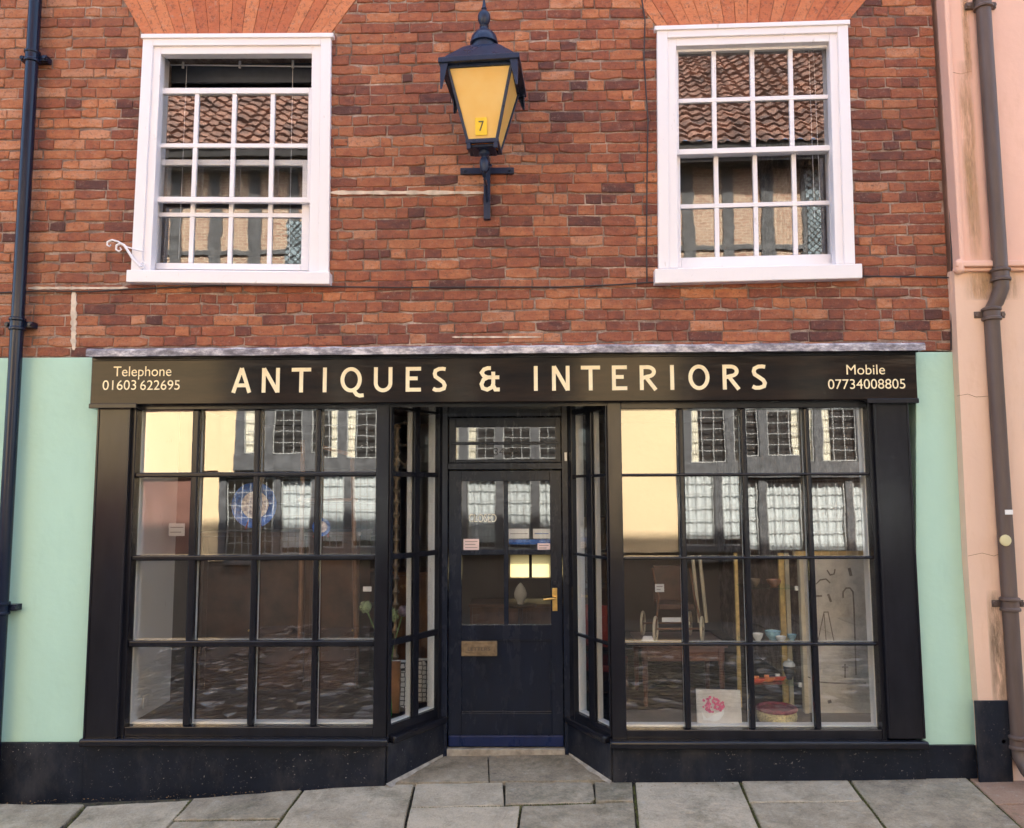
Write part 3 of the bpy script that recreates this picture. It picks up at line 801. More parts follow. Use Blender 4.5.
m = MB(); m.box(dX(552.3), dX(557.3), DY - .006, DY - .0005, dZ(611), dZ(588))
m.tube([(dX(554.8), DY - .004, dZ(597.5)), (dX(554.8), DY - .045, dZ(597.5)), (dX(553), DY - .052, dZ(597.6)), (dX(543), DY - .054, dZ(598.6))], [.009, .009, .009, .0075], 12)
m.build('door_handle', 'brass', door, .002, smooth=True)
m = MB(); m.tube([(dX(554.8), DY - .002, dZ(635)), (dX(554.8), DY - .012, dZ(635))], .016, 16); m.build('lock', 'door_paint', door)
m = MB(); m.tube([(dX(554.8), DY - .002, dZ(583)), (dX(554.8), DY - .010, dZ(583))], .010, 16); m.build('lock', 'door_paint', door)
o = MB(); o.box(X(564.3, 456, RD - .03), X(567, 456, RD - .03), RD - .045, RD - .0305, Z(565, 461, RD - .03), Z(565, 452.5, RD - .03)); o.build('contact_sensor', 'white_plastic', bb, .002)
# threshold
m = MB(); m.box(dx0 - .03, dx1 + .03, RD - .022, RD + .1, -.1, dZ(747.5)); m.build('threshold', 'cement', bb, .006)

# notices taped inside the door glass, hanging sign
def card(name, label, pxs, Y, mat, cat, th=.001, lines=0, ink='ink_soft', group=None):
    a, b, c, d = pxs; m = MB(); m.box(X(a, c, Y), X(b, c, Y), Y, Y + th, Z(a, d, Y), Z(a, c, Y))
    if lines:
        r = thing(name, label, cat, tuple(P((a + b) / 2, d, Y)), group); m.build('sheet', mat, r)
        l = MB()
        for i in range(lines):
            yy = c + (d - c) * (i + .8) / (lines + .6)
            l.box(X(a + 1.5, c, Y), X(b - 1.5 - (i % 2) * 2, c, Y), Y - .0006, Y - .0001, Z(a, yy + .45, Y), Z(a, yy - .35, Y))
        l.build('printed_lines', ink, r); return r
    return tag(m.build(name, mat), label, cat, group)
GD = DY + .018
card('notice', 'small pinkish notice stuck low in the left pane of the door', (463.5, 479, 539, 550), GD, 'paper_pink', 'notice', lines=3)
card('notice', 'narrow pinkish notice stuck in the bottom of the right door pane', (537.5, 550, 543.3, 550), GD, 'paper_pink', 'notice', lines=2)
card('leaflet', 'white leaflet with dark square picture, left of two behind right door pane', (508.8, 529, 528.8, 538.5), DY + .06, 'paper_white', 'leaflet', lines=1)
card('leaflet', 'white leaflet with blue patch, right of two behind right door pane', (533, 550, 528.8, 538.5), DY + .06, 'paper_white', 'leaflet', lines=1, ink='blue_glaze')
card('brochure', 'blue brochure strip standing across the lower right door pane', (509, 550.5, 539.5, 544.5), DY + .058, 'blue_glaze', 'brochure')
hs_ = thing('closed_sign', 'pale lettering reading closed hanging behind the upper left door pane', 'sign', (dX(482), DY + .019, dZ(522)))
text_mesh('lettering', 'CLOSED', dX(468.5), dX(496.5), dZ(522), dZ(514), DY + .019, 'curtain_cream', hs_)

# ---------------------------------------------------------------- interior shell
m = MB()
xi0, xi1 = XPL1 + .0, XPR1 + .05
m.box(xi0 - 1.0, xi1, .12, 5.5, .0, .06)
m.build('floor', 'floor_board', bb)
m = MB(); m.box(xi0 - 1.0, xi1 + .1, .13, 5.5, 2.84, 2.9); m.build('ceiling', 'ceiling_paint', bb)
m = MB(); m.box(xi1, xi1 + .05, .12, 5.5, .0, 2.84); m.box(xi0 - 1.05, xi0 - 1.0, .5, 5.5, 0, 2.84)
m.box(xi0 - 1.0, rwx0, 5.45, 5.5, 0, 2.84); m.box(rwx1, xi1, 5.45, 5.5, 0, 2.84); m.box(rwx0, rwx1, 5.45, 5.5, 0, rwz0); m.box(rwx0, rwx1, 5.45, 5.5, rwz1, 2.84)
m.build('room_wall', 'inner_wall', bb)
spx, spy = X(172, 640, .72), .72
m = MB(); m.prism([(xi0 + .012, .075, .3), (spx, spy, .3), (spx - .03, spy + .02, .3), (xi0 - .05, .11, .3)], [(xi0 + .012, .075, 2.84), (spx, spy, 2.84), (spx - .03, spy + .02, 2.84), (xi0 - .05, .11, 2.84)])
m.build('side_panel', 'inner_white', bb)
m = MB(); m.box(xi0 - 1, spx - .05, spy - .05, spy, .06, 2.84); m.build('side_partition', 'inner_wall', bb)
m = MB(); zp = RZL[-1][0] - .012
m.box(xi0 + .01, XP0 - .10, .12, 1.0, zp - .03, zp); m.box(xi0 + .01, XP0 - .14, .95, 1.0, .06, zp - .03); m.build('display_platform', 'floor_board', bb)
zpR = RZR[-1][0] - .015
m = MB(); m.box(XP1 + .10, xi1, .075, 1.15, zpR - .03, zpR); m.box(XP1 + .14, xi1, 1.1, 1.15, .06, zpR - .03); m.build('display_platform', 'floor_board', bb)
m = MB(); m.box((rwx0 + rwx1) / 2 - .02, (rwx0 + rwx1) / 2 + .02, 5.52, 5.55, rwz0, rwz1); m.build('rear_window_bar', 'black_gloss', bb)
m = MB(); m.box(rwx0, rwx1, 5.58, 5.585, rwz0, rwz1); m.build('rear_dimmer', 'dimmer_cloth', bb)  # added sheet, only there to dim the bright rear window

def IX(px, py, Y): return P(px, py, Y)
# socket plates on the white return
dv = Vector((spx - xi0 - .012, spy - .075, 0)).normalized(); nv = Vector((dv.y, -dv.x, 0))
for k in (.10, .22):
    c = Vector((xi0 + .012, .075, 0)) + dv * k; m = MB()
    TS = lambda a, b, z_: (c.x + dv.x * a + nv.x * b, c.y + dv.y * a + nv.y * b, z_)
    m.box(-.042, .042, .001, .011, zp + .05, zp + .135, TS); m.box(-.012, .012, .011, .015, zp + .08, zp + .105, TS)
    m.build('wall_socket', 'white_plastic', bb, .002)

# ---- left display
# ground "blue plate on stand"
def lathe_y(mb_, c, prof, n=32):
    """revolve (radius, depth) about the axis facing the street"""
    b = len(mb_.v)
    for r, dpt in prof:
        for k in range(n):
            a = 2 * math.pi * k / n; mb_.v.append((c.x + r * math.cos(a), c.y + dpt, c.z + r * math.sin(a)))
    for i in range(len(prof) - 1):
        for k in range(n):
            mb_.f.append((b + i * n + k, b + i * n + (k + 1) % n, b + (i + 1) * n + (k + 1) % n, b + (i + 1) * n + k)); mb_.tint.append(0.0); mb_.red.append(0.0)
    for i, rev in ((0, False), (len(prof) - 1, True)):
        f = tuple(b + i * n + k for k in range(n)); mb_.f.append(f[::-1] if rev else f); mb_.tint.append(0.0); mb_.red.append(0.0)
def plate(px, py, Y, r, label):
    c = P(px, py, Y); t_ = thing('wall_plate', label, 'plate', tuple(c))
    m = MB(); lathe_y(m, c, [(r * .55, .012), (r * .62, .002), (r, -.02), (r * .99, -.012), (r * .5, .02)]); m.build('rim', 'blue_glaze', t_, smooth=True)
    m = MB(); lathe_y(m, c, [(r * .6, -.002), (r * .3, .004), (.002, .005), (.001, .011), (r * .5, .011)]); m.build('centre', 'pale_glaze', t_, smooth=True)
    m = MB()
    for s_ in (-1, 1): m.tube([(c.x + s_ * .05, c.y - .03, c.z - r * 1.05), (c.x + s_ * .03, c.y + .05, c.z - r * .1), (c.x, c.y + .07, c.z + r * .3)], .006, 8)
    m.build('plate_stand', 'wood_red', t_)
    return t_, c
pl, pc = plate(255, 505, .16, .155, 'round blue and cream patterned plate on a red-brown stand in left window')
plate(322, 527, .18, .062, 'small round blue patterned plate right of the big plate')
# tall side cabinet carrying the plates
def cabinet(name, label, cat, x0, x1, y0, y1, z0, z1, mat, doors=1, shelves=0):
    t_ = thing(name, label, cat, ((x0 + x1) / 2, (y0 + y1) / 2, z0)); m = MB(); th = .025
    m.box(x0, x0 + th, y0, y1, z0, z1); m.box(x1 - th, x1, y0, y1, z0, z1); m.box(x0 - .015, x1 + .015, y0 - .015, y1, z1, z1 + .03); m.box(x0 + th, x1 - th, y0, y1, z0 + .04, z0 + .065); m.box(x0 + th, x1 - th, y1 - .01, y1, z0 + .065, z1)
    m.build('carcass', mat, t_, .003)
    if shelves:
        for k in range(shelves):
            zz = z0 + (z1 - z0) * (k + 1) / (shelves + 1); q = MB(); q.box(x0 + th, x1 - th, y0 + .005, y1 - .012, zz, zz + .02); q.build('shelf', mat, t_)
    else:
        w = (x1 - x0 - 2 * th) / doors
        for k in range(doors):
            q = MB(); a = x0 + th + w * k + .003; b = a + w - .006
            q.box(a, b, y0 + .006, y0 + .02, z0 + .07, z1 - .005); q.box(a, a + .04, y0 - .002, y0 + .006, z0 + .07, z1 - .005); q.box(b - .04, b, y0 - .002, y0 + .006, z0 + .07, z1 - .005)
            q.box(a + .04, b - .04, y0 - .002, y0 + .006, z1 - .05, z1 - .005); q.box(a + .04, b - .04, y0 - .002, y0 + .006, z0 + .07, z0 + .12)
            dr = q.build('cabinet_door', mat, t_, .002); q = MB(); q.tube([(b - .02, y0 - .001, (z0 + z1) / 2), (b - .02, y0 - .02, (z0 + z1) / 2)], .008, 8); q.build('knob', 'brass', dr)
    return t_
pA, pB = P(238, 560, .95), P(345, 560, .95)
cabinet('sideboard', 'long brown sideboard behind the plates in the left window', 'sideboard', P(200, 560, 1.3).x, P(360, 560, 1.3).x, 1.3, 1.75, .06, Z(255, 532, 1.3) - .03, 'wood_dark', 3)
cabinet('bookcase', 'tall dark open bookcase at the back of the shop left of the door', 'bookcase', P(262, 560, 4.9).x, P(400, 560, 4.9).x, 4.9, 5.3, .06, 2.2, 'wood_dark', 1, 4)
cabinet('wardrobe', 'tall reddish brown wardrobe seen through the left angled window', 'wardrobe', P(395, 560, 2.6).x, P(445, 560, 2.6).x, 2.6, 3.1, .06, Z(420, 575, 2.6), 'wood_mid', 2)
cabinet('display_shelf', 'dark open shelf unit with red seat before it right of the door', 'shelf unit', P(575, 560, 2.2).x, P(622, 560, 2.2).x, 2.2, 2.6, .06, Z(600, 520, 2.2), 'wood_dark', 1, 4)
cabinet('chest_of_drawers', 'low brown chest seen through the lower door panes', 'chest', P(470, 605, 3.6).x, P(556, 605, 3.6).x, 3.6, 4.05, .06, Z(500, 607, 3.6), 'wood_mid', 3)
# red chair behind right angled window
def chair(name, label, x, y, rz, mat, seatmat):
    t_ = thing(name, label, 'chair', (x, y, .06)); cr, sr = math.cos(rz), math.sin(rz)
    T = lambda a, b, c: (x + a * cr - b * sr, y + a * sr + b * cr, .06 + c)
    m = MB(); m.box(-.22, .22, -.21, .21, .42, .48, T); m.build('seat', seatmat, t_, .015)
    m = MB(); m.box(-.20, .20, .18, .215, .62, .95, T); m.build('backrest', seatmat, t_, .012)
    for sx in (-1, 1):
        for sy in (-1, 1):
            m = MB(); m.box(sx * .20 - .018, sx * .20 + .018, sy * .19 - .018, sy * .19 + .018, 0, .42 if sy < 0 else .97, T); m.build('leg', mat, t_, .003)
    return t_
chair('upholstered_chair', 'dark red upholstered chair behind the right angled window', P(597, 650, 1.5).x, 1.55, R(160), 'wood_dark', 'wood_red')
ez = thing('wooden_easel', 'pale brown wooden easel standing between the two plates in the left window', 'easel', (X(326, 500, .7), .7, zp))
for (a, b, c_, d_) in ((303, 300, 440, 640), (352, 356, 425, 640)):
    m = MB(); m.tube([P(a, c_, .68), P(b, d_, .62)], .018, 8); m.build('leg', 'wood_mid', ez)
m = MB(); m.tube([P(298, 500, .66), P(358, 500, .66)], .014, 8); m.build('crossbar', 'wood_mid', ez)
m = MB(); m.tube([P(322, 447, .66), P(355, 456, .66)], .016, 8); m.build('crossbar', 'wood_mid', ez)
# price card on the left display
card('price_card', 'small pale card standing against the white side of the left window', (169, 185, 523.5, 536), .5, 'paper_white', 'card', lines=2)
card('price_label', 'tiny white label in the left window above the green flower head', (363, 371.5, 586.5, 591.5), .25, 'paper_white', 'label')
# alliums in green vase
fv = P(387, 712, .22); t_ = thing('green_vase', 'slim green glass vase standing in the corner of the left window', 'vase', (fv.x - .0, .22, zp))
m = MB(); hv = Z(387, 672, .22) - zp
m.lathe((fv.x, .22, zp), [(.028, 0), (.034, .02), (.03, hv * .4), (.017, hv * .75), (.014, hv * .92), (.020, hv)], 20); m.build('body', 'green_glass', t_, smooth=True)
def allium(name, label, hx, hy, Y, rr, mat):
    c = P(hx, hy, Y); t2 = thing(name, label, 'flower', (fv.x, .22, zp + hv))
    m = MB(); m.tube([(fv.x, .22, zp + hv - .12), ((fv.x * .65 + c.x * .35), (.22 + Y) / 2, zp + hv + (c.z - zp - hv) * .45), tuple(c)], .004, 8); m.build('stem', 'stem_green', t2)
    m = MB(); r_ = random.Random(hx)
    for i in range(230):
        v = Vector((r_.gauss(0, 1), r_.gauss(0, 1), r_.gauss(0, 1))).normalized(); q = c + v * rr * r_.uniform(.75, 1.03); a = v.orthogonal().normalized() * .0075; b = v.cross(a).normalized() * .0075
        m.add([q + a, q + b, q - a, q - b], [(0, 1, 2, 3)]); m.tube([c, q], .0006, 3, False)
    m.build('flower_head', mat, t2)
allium('allium', 'pale green round allium head seen in the left display pane', 365.5, 607, .30, .045, 'bloom_green')
allium('allium', 'green allium head left of two in the left angled window', 391.5, 615, .36, .055, 'bloom_green')
allium('allium', 'mauve allium head right of two in the left angled window', 403.5, 611, .42, .04, 'bloom_mauve')
# patterned boards leaning by splay
for k, (px_, Yk, nm, lb_, mt, wd, py_) in enumerate(((392, .33, 'leather_book', 'tall brown leather book standing beside the green vase', 'wood_mid', .05, 662), (402, .40, 'fretwork_panel', 'black and white patterned board leaning, left of two by the door', 'fretwork', .07, 663), (425, .62, 'fretwork_panel', 'black and white patterned board leaning, right of two by the door', 'fretwork', .075, 661))):
    c = P(px_, 700, Yk); hb = Z(px_, py_, Yk) - zp
    t2 = thing(nm, lb_, 'book' if k == 0 else 'board', (c.x, Yk, zp)); m = MB()
    T = lambda a, b, z_: (c.x + a, Yk + b + z_ * .08, zp + z_)
    m.box(-wd, wd, 0, .025, 0, hb, T); m.build('cover' if k == 0 else 'panel', mt, t2, .002)
    if k:
        m = MB(); 
        for aa in ((-wd - .008, -wd, 0, hb), (wd, wd + .008, 0, hb), (-wd - .008, wd + .008, hb, hb + .01)): m.box(aa[0], aa[1], -.004, .028, aa[2], aa[3], T)
        m.build('edging', 'paper_white', t2)
    else:
        m = MB(); m.box(-wd + .004, wd - .002, .004, .021, hb - .0, hb + .003, T); m.build('pages', 'paper_white', t2)
# ornate ring mirror and tall beaded candle stand at the top of left angled window
c = P(405, 434, .75); t2 = thing('round_mirror', 'small round beaded mirror hanging high behind the left angled window', 'mirror', tuple(c)); m = MB()
for i in range(26):
    a = 2 * math.pi * i / 26; m.lathe((c.x + .085 * math.cos(a), .75, c.z + .085 * math.sin(a)), [(.001, -.012), (.010, -.006), (.012, 0), (.010, .006), (.001, .012)], 8)
m.build('beaded_frame', 'old_brass', t2, smooth=True); m = MB(); lathe_y(m, c, [(.072, 0), (.001, 0), (.001, .006), (.072, .006)]); m.build('mirror_glass', 'china', t2)
m = MB(); m.tube([(c.x, .76, c.z + .09), (c.x, .76, 2.84)], .0015, 5); m.build('cord', 'cable_black', t2)
c = P(396, 560, .45); t2 = thing('candle_stand', 'tall ornate dark metal candle stand inside the left angled window', 'candle stand', (c.x, .45, zp)); m = MB()
pr = [(.10, 0), (.10, .015), (.03, .04)]; zz = .04; r_ = random.Random(2)
while zz < 2.0: pr += [(.012, zz + .02), (.028, zz + .045), (.012, zz + .07)]; zz += .09
m.lathe((c.x, .45, zp), pr, 14); m.build('stem', 'old_brass', t2, smooth=True)
m = MB()
for s_ in (-1, 1): m.tube([(c.x, .45, zp + 1.75), (c.x + s_ * .06, .45, zp + 1.70), (c.x + s_ * .10, .45, zp + 1.78), (c.x + s_ * .10, .45, zp + 1.86)], .007, 8)
m.build('arms', 'old_brass', t2, smooth=True)

# ---- right display: table with pram on it, glass shelves, print, card, basket
TY = .55; zp = zpR
tz = Z(680, 645, TY); tx0, tx1 = X(640, 650, TY), X(728, 650, TY)
tb = thing('side_table', 'reddish wooden table with carved apron in the right window', 'table', ((tx0 + tx1) / 2, .8, zp)); m = MB()
m.box(tx0, tx1, TY, 1.1, tz - .022, tz); m.build('tabletop', 'wood_deep', tb, .005)
m = MB(); m.box(tx0 + .03, tx1 - .03, TY + .03, TY + .05, tz - .12, tz - .022); m.build('apron', 'wood_deep', tb, .003)
m = MB(); m.box(tx0 + .03, tx1 - .03, 1.05, 1.07, tz - .12, tz - .022)
m.build('apron', 'wood_deep', tb, .003)
for ax in (tx0 + .04, tx1 - .04):
    for ay in (TY + .04, 1.06):
        m = MB(); m.lathe((ax, ay, zp), [(.012, 0), (.018, .03), (.014, .08), (.022, .22), (.016, (tz - zp) * .6), (.024, tz - zp - .1), (.024, tz - zp - .022)], 14); m.build('leg', 'wood_deep', tb, smooth=True)
# dolls pram chassis
pr = thing('doll_pushchair', 'antique doll pushchair with cream spoked wheels on the side table', 'pushchair', (X(672, 640, .75), .75, tz))
def wheel(cx, cy, cz, r, par):
    m = MB(); pts = [(cx + .3 * r * math.cos(2 * math.pi * i / 28) , cy + .95 * r * math.cos(2 * math.pi * i / 28), cz + r * math.sin(2 * math.pi * i / 28)) for i in range(29)]
    m.tube(pts, .010, 8, False); w_ = m.build('wheel', 'cream_enamel', par, smooth=True); m = MB()
    for i in range(12):
        a = 2 * math.pi * i / 12; m.tube([(cx, cy, cz), (cx + .3 * r * math.cos(a), cy + .95 * r * math.cos(a), cz + r * math.sin(a))], .002, 5)
    m.lathe((cx, cy, cz - .01), [(.012, 0), (.012, .02)], 10); m.build('spokes', 'old_brass', w_)
for (pw, Yw, top) in ((655.5, .66, 608), (702, .66, 606), (643, .92, 604), (690, .92, 570)):
    rr = .082; c = P(pw, 628, Yw); wheel(c.x, Yw, tz + rr + .012, rr, pr)
m = MB(); ca, cb = P(655.5, 620, .66), P(702, 620, .66)
m.tube([(ca.x, .66, tz + .094), (cb.x, .66, tz + .094)], .007, 8); m.tube([(P(643, 620, .92).x, .92, tz + .094), (P(690, 620, .92).x, .92, tz + .094)], .007, 8)
m.tube([(ca.x, .66, tz + .094), (ca.x + .05, .8, tz + .30), (ca.x + .03, .95, tz + .5)], .009, 8); m.tube([(cb.x, .66, tz + .094), (cb.x - .02, .8, tz + .30), (cb.x - .02, .95, tz + .5)], .009, 8)
m.build('chassis', 'wood_mid', pr, smooth=True)
m = MB(); 
for dx in (0, .055): m.tube([(cb.x + .03 + dx, .90, tz + .10), (cb.x + .0 + dx, .94, tz + .60)], .014, 10)
m.build('handle', 'cream_enamel', pr, smooth=True)
m = MB(); m.box(ca.x + .04, cb.x - .04, .74, .98, tz + .22, tz + .26); m.box(ca.x + .04, cb.x - .04, .96, .99, tz + .26, tz + .52); m.build('seat', 'wood_dark', pr, .006)
card('price_label', 'long white label strip hung across the pushchair wheels', (662, 681, 617.5, 622), .56, 'paper_white', 'label')
card('price_tag', 'small cream tag hung above the pushchair wheels', (655, 664, 584, 592), .60, 'paper_white', 'tag', lines=2)
c = P(648, 641, TY + .04); m = MB(); m.prism([(c.x - .05, TY + .02, tz), (c.x + .05, TY + .02, tz), (c.x + .03, TY + .05, tz + .055), (c.x - .03, TY + .05, tz + .055)], [(c.x - .05, TY + .09, tz), (c.x + .05, TY + .09, tz), (c.x + .03, TY + .055, tz + .055), (c.x - .03, TY + .055, tz + .055)])
tag(m.build('tent_card', 'paper_white'), 'folded white card standing at the front of the side table', 'card')

# glass shelf stand
SYf = .30
sx0, sx1 = X(748, 640, SYf), X(800, 640, SYf)
ss = thing('glass_shelves', 'glass shelves on gold and cream uprights in the right window', 'shelves', ((sx0 + sx1) / 2, .42, zp))
zsh = [Z(775, 588, SYf), Z(775, 643, SYf), Z(775, 684.5, SYf)]
for zz in zsh:
    m = MB(); m.box(sx0, sx1, SYf, .55, zz - .008, zz); m.build('shelf', 'shelf_glass', ss)
m = MB(); m.box(sx1 - .045, sx1 - .005, .56, .59, zp, Z(790, 553, .56)); m.box(sx0 - .01, sx0 + .015, .56, .59, zp, Z(790, 553, .56)); m.build('upright', 'gold_frame', ss, .003)
m = MB(); m.box(sx1 + .0, sx1 + .03, .56, .585, zp, Z(790, 553, .56)); m.build('upright', 'cream_enamel', ss, .003)
m = MB()
for zz in zsh:
    for xx in (sx0, sx1 - .02):
        m.box(xx, xx + .022, SYf - .004, SYf + .02, zz - .018, zz + .012)
m.build('shelf_clips', 'white_plastic', ss, .002)
def bowl(name, label, cat, px_, Y, z0, r, hgt, mat, prof=None, group=None):
    c = P(px_, 640, Y); m = MB()
    m.lathe((c.x, Y, z0), prof or [(r * .45, 0), (r * .5, hgt * .1), (r * .85, hgt * .5), (r, hgt), (r * .93, hgt), (r * .75, hgt * .5), (r * .3, hgt * .15)], 24)
    return tag(m.build(name, mat, smooth=True), label, cat, group)
bowl('copper_bowl', 'small copper bowl on the top glass shelf', 'bowl', 776, .40, zsh[0] + .001, .052, .045, 'copper')
bowl('brass_pot', 'small dark brass pot at the left end of the top glass shelf', 'pot', 757, .42, zsh[0] + .001, .035, .05, 'old_brass')
bowl('china_cup', 'white cup at the left end of the middle glass shelf', 'cup', 758, .38, zsh[1] + .001, .036, .05, 'china')
bowl('glazed_bowl', 'pale blue bowl in the middle of the middle glass shelf', 'bowl', 773, .42, zsh[1] + .001, .055, .06, 'sky_glaze')
bowl('china_bowl', 'white bowl in front of the blue bowl on the middle shelf', 'bowl', 781, .345, zsh[1] + .001, .036, .036, 'china')
bowl('glazed_cup', 'small pale blue cup at the right end of the middle glass shelf', 'cup', 792, .40, zsh[1] + .001, .032, .040, 'sky_glaze')
bowl('lidded_pot', 'dark pot with white lid on the lowest glass shelf', 'pot', 788, .45, zsh[2] + .001, .04, .09, 'timber_black')
c = P(788, 640, .45); m = MB(); m.lathe((c.x, .45, zsh[2] + .0915), [(.042, 0), (.042, .012), (.03, .03), (.008, .036), (.010, .046), (.001, .05)], 20)
tag(m.build('pot_lid', 'china', smooth=True), 'white domed lid on the dark pot on the lowest shelf', 'lid')
# little toy boats / cars in red and orange
for k, (px_, col_, lb_) in enumerate(((758, 'red_toy', 'red wooden toy boat at the left of the lowest glass shelf'), (768, 'orange_toy', 'orange wooden toy boat in the middle of the lowest glass shelf'), (779, 'red_toy', 'red wooden toy boat with pale deck on the lowest shelf beside the lidded pot'))):
    c = P(px_, 684, .34 + .03 * k); z0 = zsh[2] + .001; t2 = thing('toy_boat', lb_, 'toy', (c.x, .34, z0), 'toy boats on the lowest shelf'); m = MB()
    L_ = .055; y = .34 + .03 * k
    m.prism([(c.x - L_ * .7, y, z0), (c.x + L_ * .6, y, z0), (c.x + L_, y, z0 + .028), (c.x - L_, y, z0 + .024)], [(c.x - L_ * .7, y + .03, z0), (c.x + L_ * .6, y + .03, z0), (c.x + L_, y + .03, z0 + .028), (c.x - L_, y + .03, z0 + .024)])
    m.build('hull', col_, t2, .004); m = MB(); m.box(c.x - .02, c.x + .012, y + .006, y + .024, z0 + .027, z0 + .045); m.build('cabin', 'orange_toy' if k != 2 else 'china', t2, .003)
# woven basket
BYY = .235; c = P(779, 732, .20); bt_ = thing('woven_basket', 'round straw basket with dark red rim under the glass shelves', 'basket', (c.x, BYY, zp)); m = MB()
rb = .128; hb = Z(779, 713, .14) - zp
prof = [(rb * .9, 0)] + [(rb * (.93 + .07 * math.sin(math.pi * i / 10)) + (.003 if i % 2 else 0), hb * i / 10) for i in range(11)] + [(rb * .86, hb), (rb * .8, .02)]
m.lathe((c.x, BYY, zp), prof, 40); m.build('body', 'wicker', bt_, smooth=True)
m = MB(); pts = [(c.x + rb * .94 * math.cos(2 * math.pi * i / 40), BYY + rb * .94 * math.sin(2 * math.pi * i / 40), zp + hb + .006) for i in range(41)]; m.tube(pts, .014, 8, False); m.lathe((c.x, BYY, zp + hb - .004), [(rb * .9, 0), (rb * .9, .004), (.001, .018)], 30); m.build('rim', 'maroon', bt_, smooth=True)
# little canvas: bowl of pink flowers
cc = P(720, 732, .085); pw, ph = .295, .215
cv = thing('small_canvas', 'small unframed canvas painting of pink flowers in a white bowl', 'painting', (cc.x, .085, zp))
TT = lambda a, b, z_: (cc.x + a * .985 + z_ * .04, 0.085 + b + z_ * .25, zp + .003 + z_ - a * .03 + .005)
m = MB(); m.box(-pw / 2, pw / 2, 0, .018, 0, ph, TT); m.build('canvas', 'linen', cv, .002)
m = MB(); m.add([TT(-pw * .36, -.001, .03)] + [TT(-.04 + .075 * math.cos(R(a)), -.001, .10 + .075 * math.sin(R(a))) for a in range(180, 361, 12)], [tuple(range(17))]); m.build('painted_bowl', 'china', cv)
m = MB(); r_ = random.Random(4)
for i in range(60):
    a, rr_ = r_.uniform(0, 6.28), r_.uniform(0, 1) ** .5; x_, z_ = -.04 + .072 * rr_ * math.cos(a), .125 + .045 * rr_ * math.sin(a); s_ = r_.uniform(.006, .012)
    m.add([TT(x_ + s_ * math.cos(R(b)), -.0018 - i * .00001, z_ + s_ * math.sin(R(b))) for b in range(0, 360, 60)], [tuple(range(6))])
m.build('painted_flowers', 'petal_pink', cv)
# big framed linen panel at right
BY = .42
bx0, bx1 = X(806, 650, BY), X(868, 650, BY); bz1 = Z(840, 556, BY)
fp = thing('linen_panel', 'tall grey linen panel painted with hooks and a walking stick in cream frame', 'painted panel', ((bx0 + bx1) / 2, BY, zp))
m = MB(); m.box(bx0, bx1, BY, BY + .02, zp, bz1); m.build('linen', 'linen', fp)
m = MB(); m.box(bx1, bx1 + .045, BY - .02, BY + .03, zp, bz1 + .03); m.box(bx0 - .03, bx0, BY - .02, BY + .03, zp, bz1 + .03)
m.build('frame_side', 'cream_enamel', fp, .004)
m = MB(); m.box(bx0 - .06, bx1 + .09, BY - .022, BY + .03, bz1 + .002, bz1 + .035); m.box(bx1 + .046, bx1 + .085, BY - .015, BY + .03, zp, bz1); m.build('frame_top', 'gold_frame', fp, .004)
m = MB()
def ink(pts, w=.012):
    w *= 1.15
    P3 = [P(a, b, BY) for a, b in pts]; q = [(p.x, p.z) for p in P3]; ribbon(m, q, w, BY - .0015 - .0002 * len(m.f) / 50, .001, lambda u, v: (u, v))
ink([(843, 598), (843, 592), (846, 588), (850, 588), (853, 592), (854, 610), (855, 640), (856, 675)], .009)
ink([(816, 584), (820, 580), (826, 579), (830, 583)], .008); ink([(827, 570), (830, 575), (834, 574), (835, 569)], .008)
ink([(849, 568), (851, 576)], .018); ink([(818, 640), (824, 612), (828, 612), (834, 642)], .006); ink([(824, 614), (826, 640)], .005)
ink([(812, 600), (816, 596), (822, 596)], .012); ink([(828, 594), (831, 602)], .014); ink([(845, 664), (845, 678)], .009); ink([(842, 667), (848, 667)], .006)
ink([(806, 676), (820, 682), (835, 683), (866, 683)], .007); ink([(810, 655), (811, 676)], .007); ink([(829, 700), (830, 703)], .022)
m.build('painted_motifs', 'ink_brown', fp)
# ornament behind the door
c = P(520.5, 602, 2.4); m = MB(); m.lathe((c.x, 2.4, c.z), [(.03, -.02), (.034, 0), (.06, .05), (.062, .08), (.045, .13), (.02, .165), (.003, .18)], 20)
oo = thing('glass_ornament', 'pale egg-shaped glass ornament glimpsed through the lower right door pane', 'ornament', (c.x, 2.4, c.z - .03)); m.build('body', 'china', oo, smooth=True)
m = MB(); m.lathe((c.x, 2.4, .06), [(.16, 0), (.16, .02), (.02, .04), (.02, c.z - .12), (.15, c.z - .10), (.15, c.z - .081)], 20)
tag(m.build('pedestal_table', 'wood_dark', smooth=True), 'dark pedestal table carrying the pale ornament behind the door', 'table')

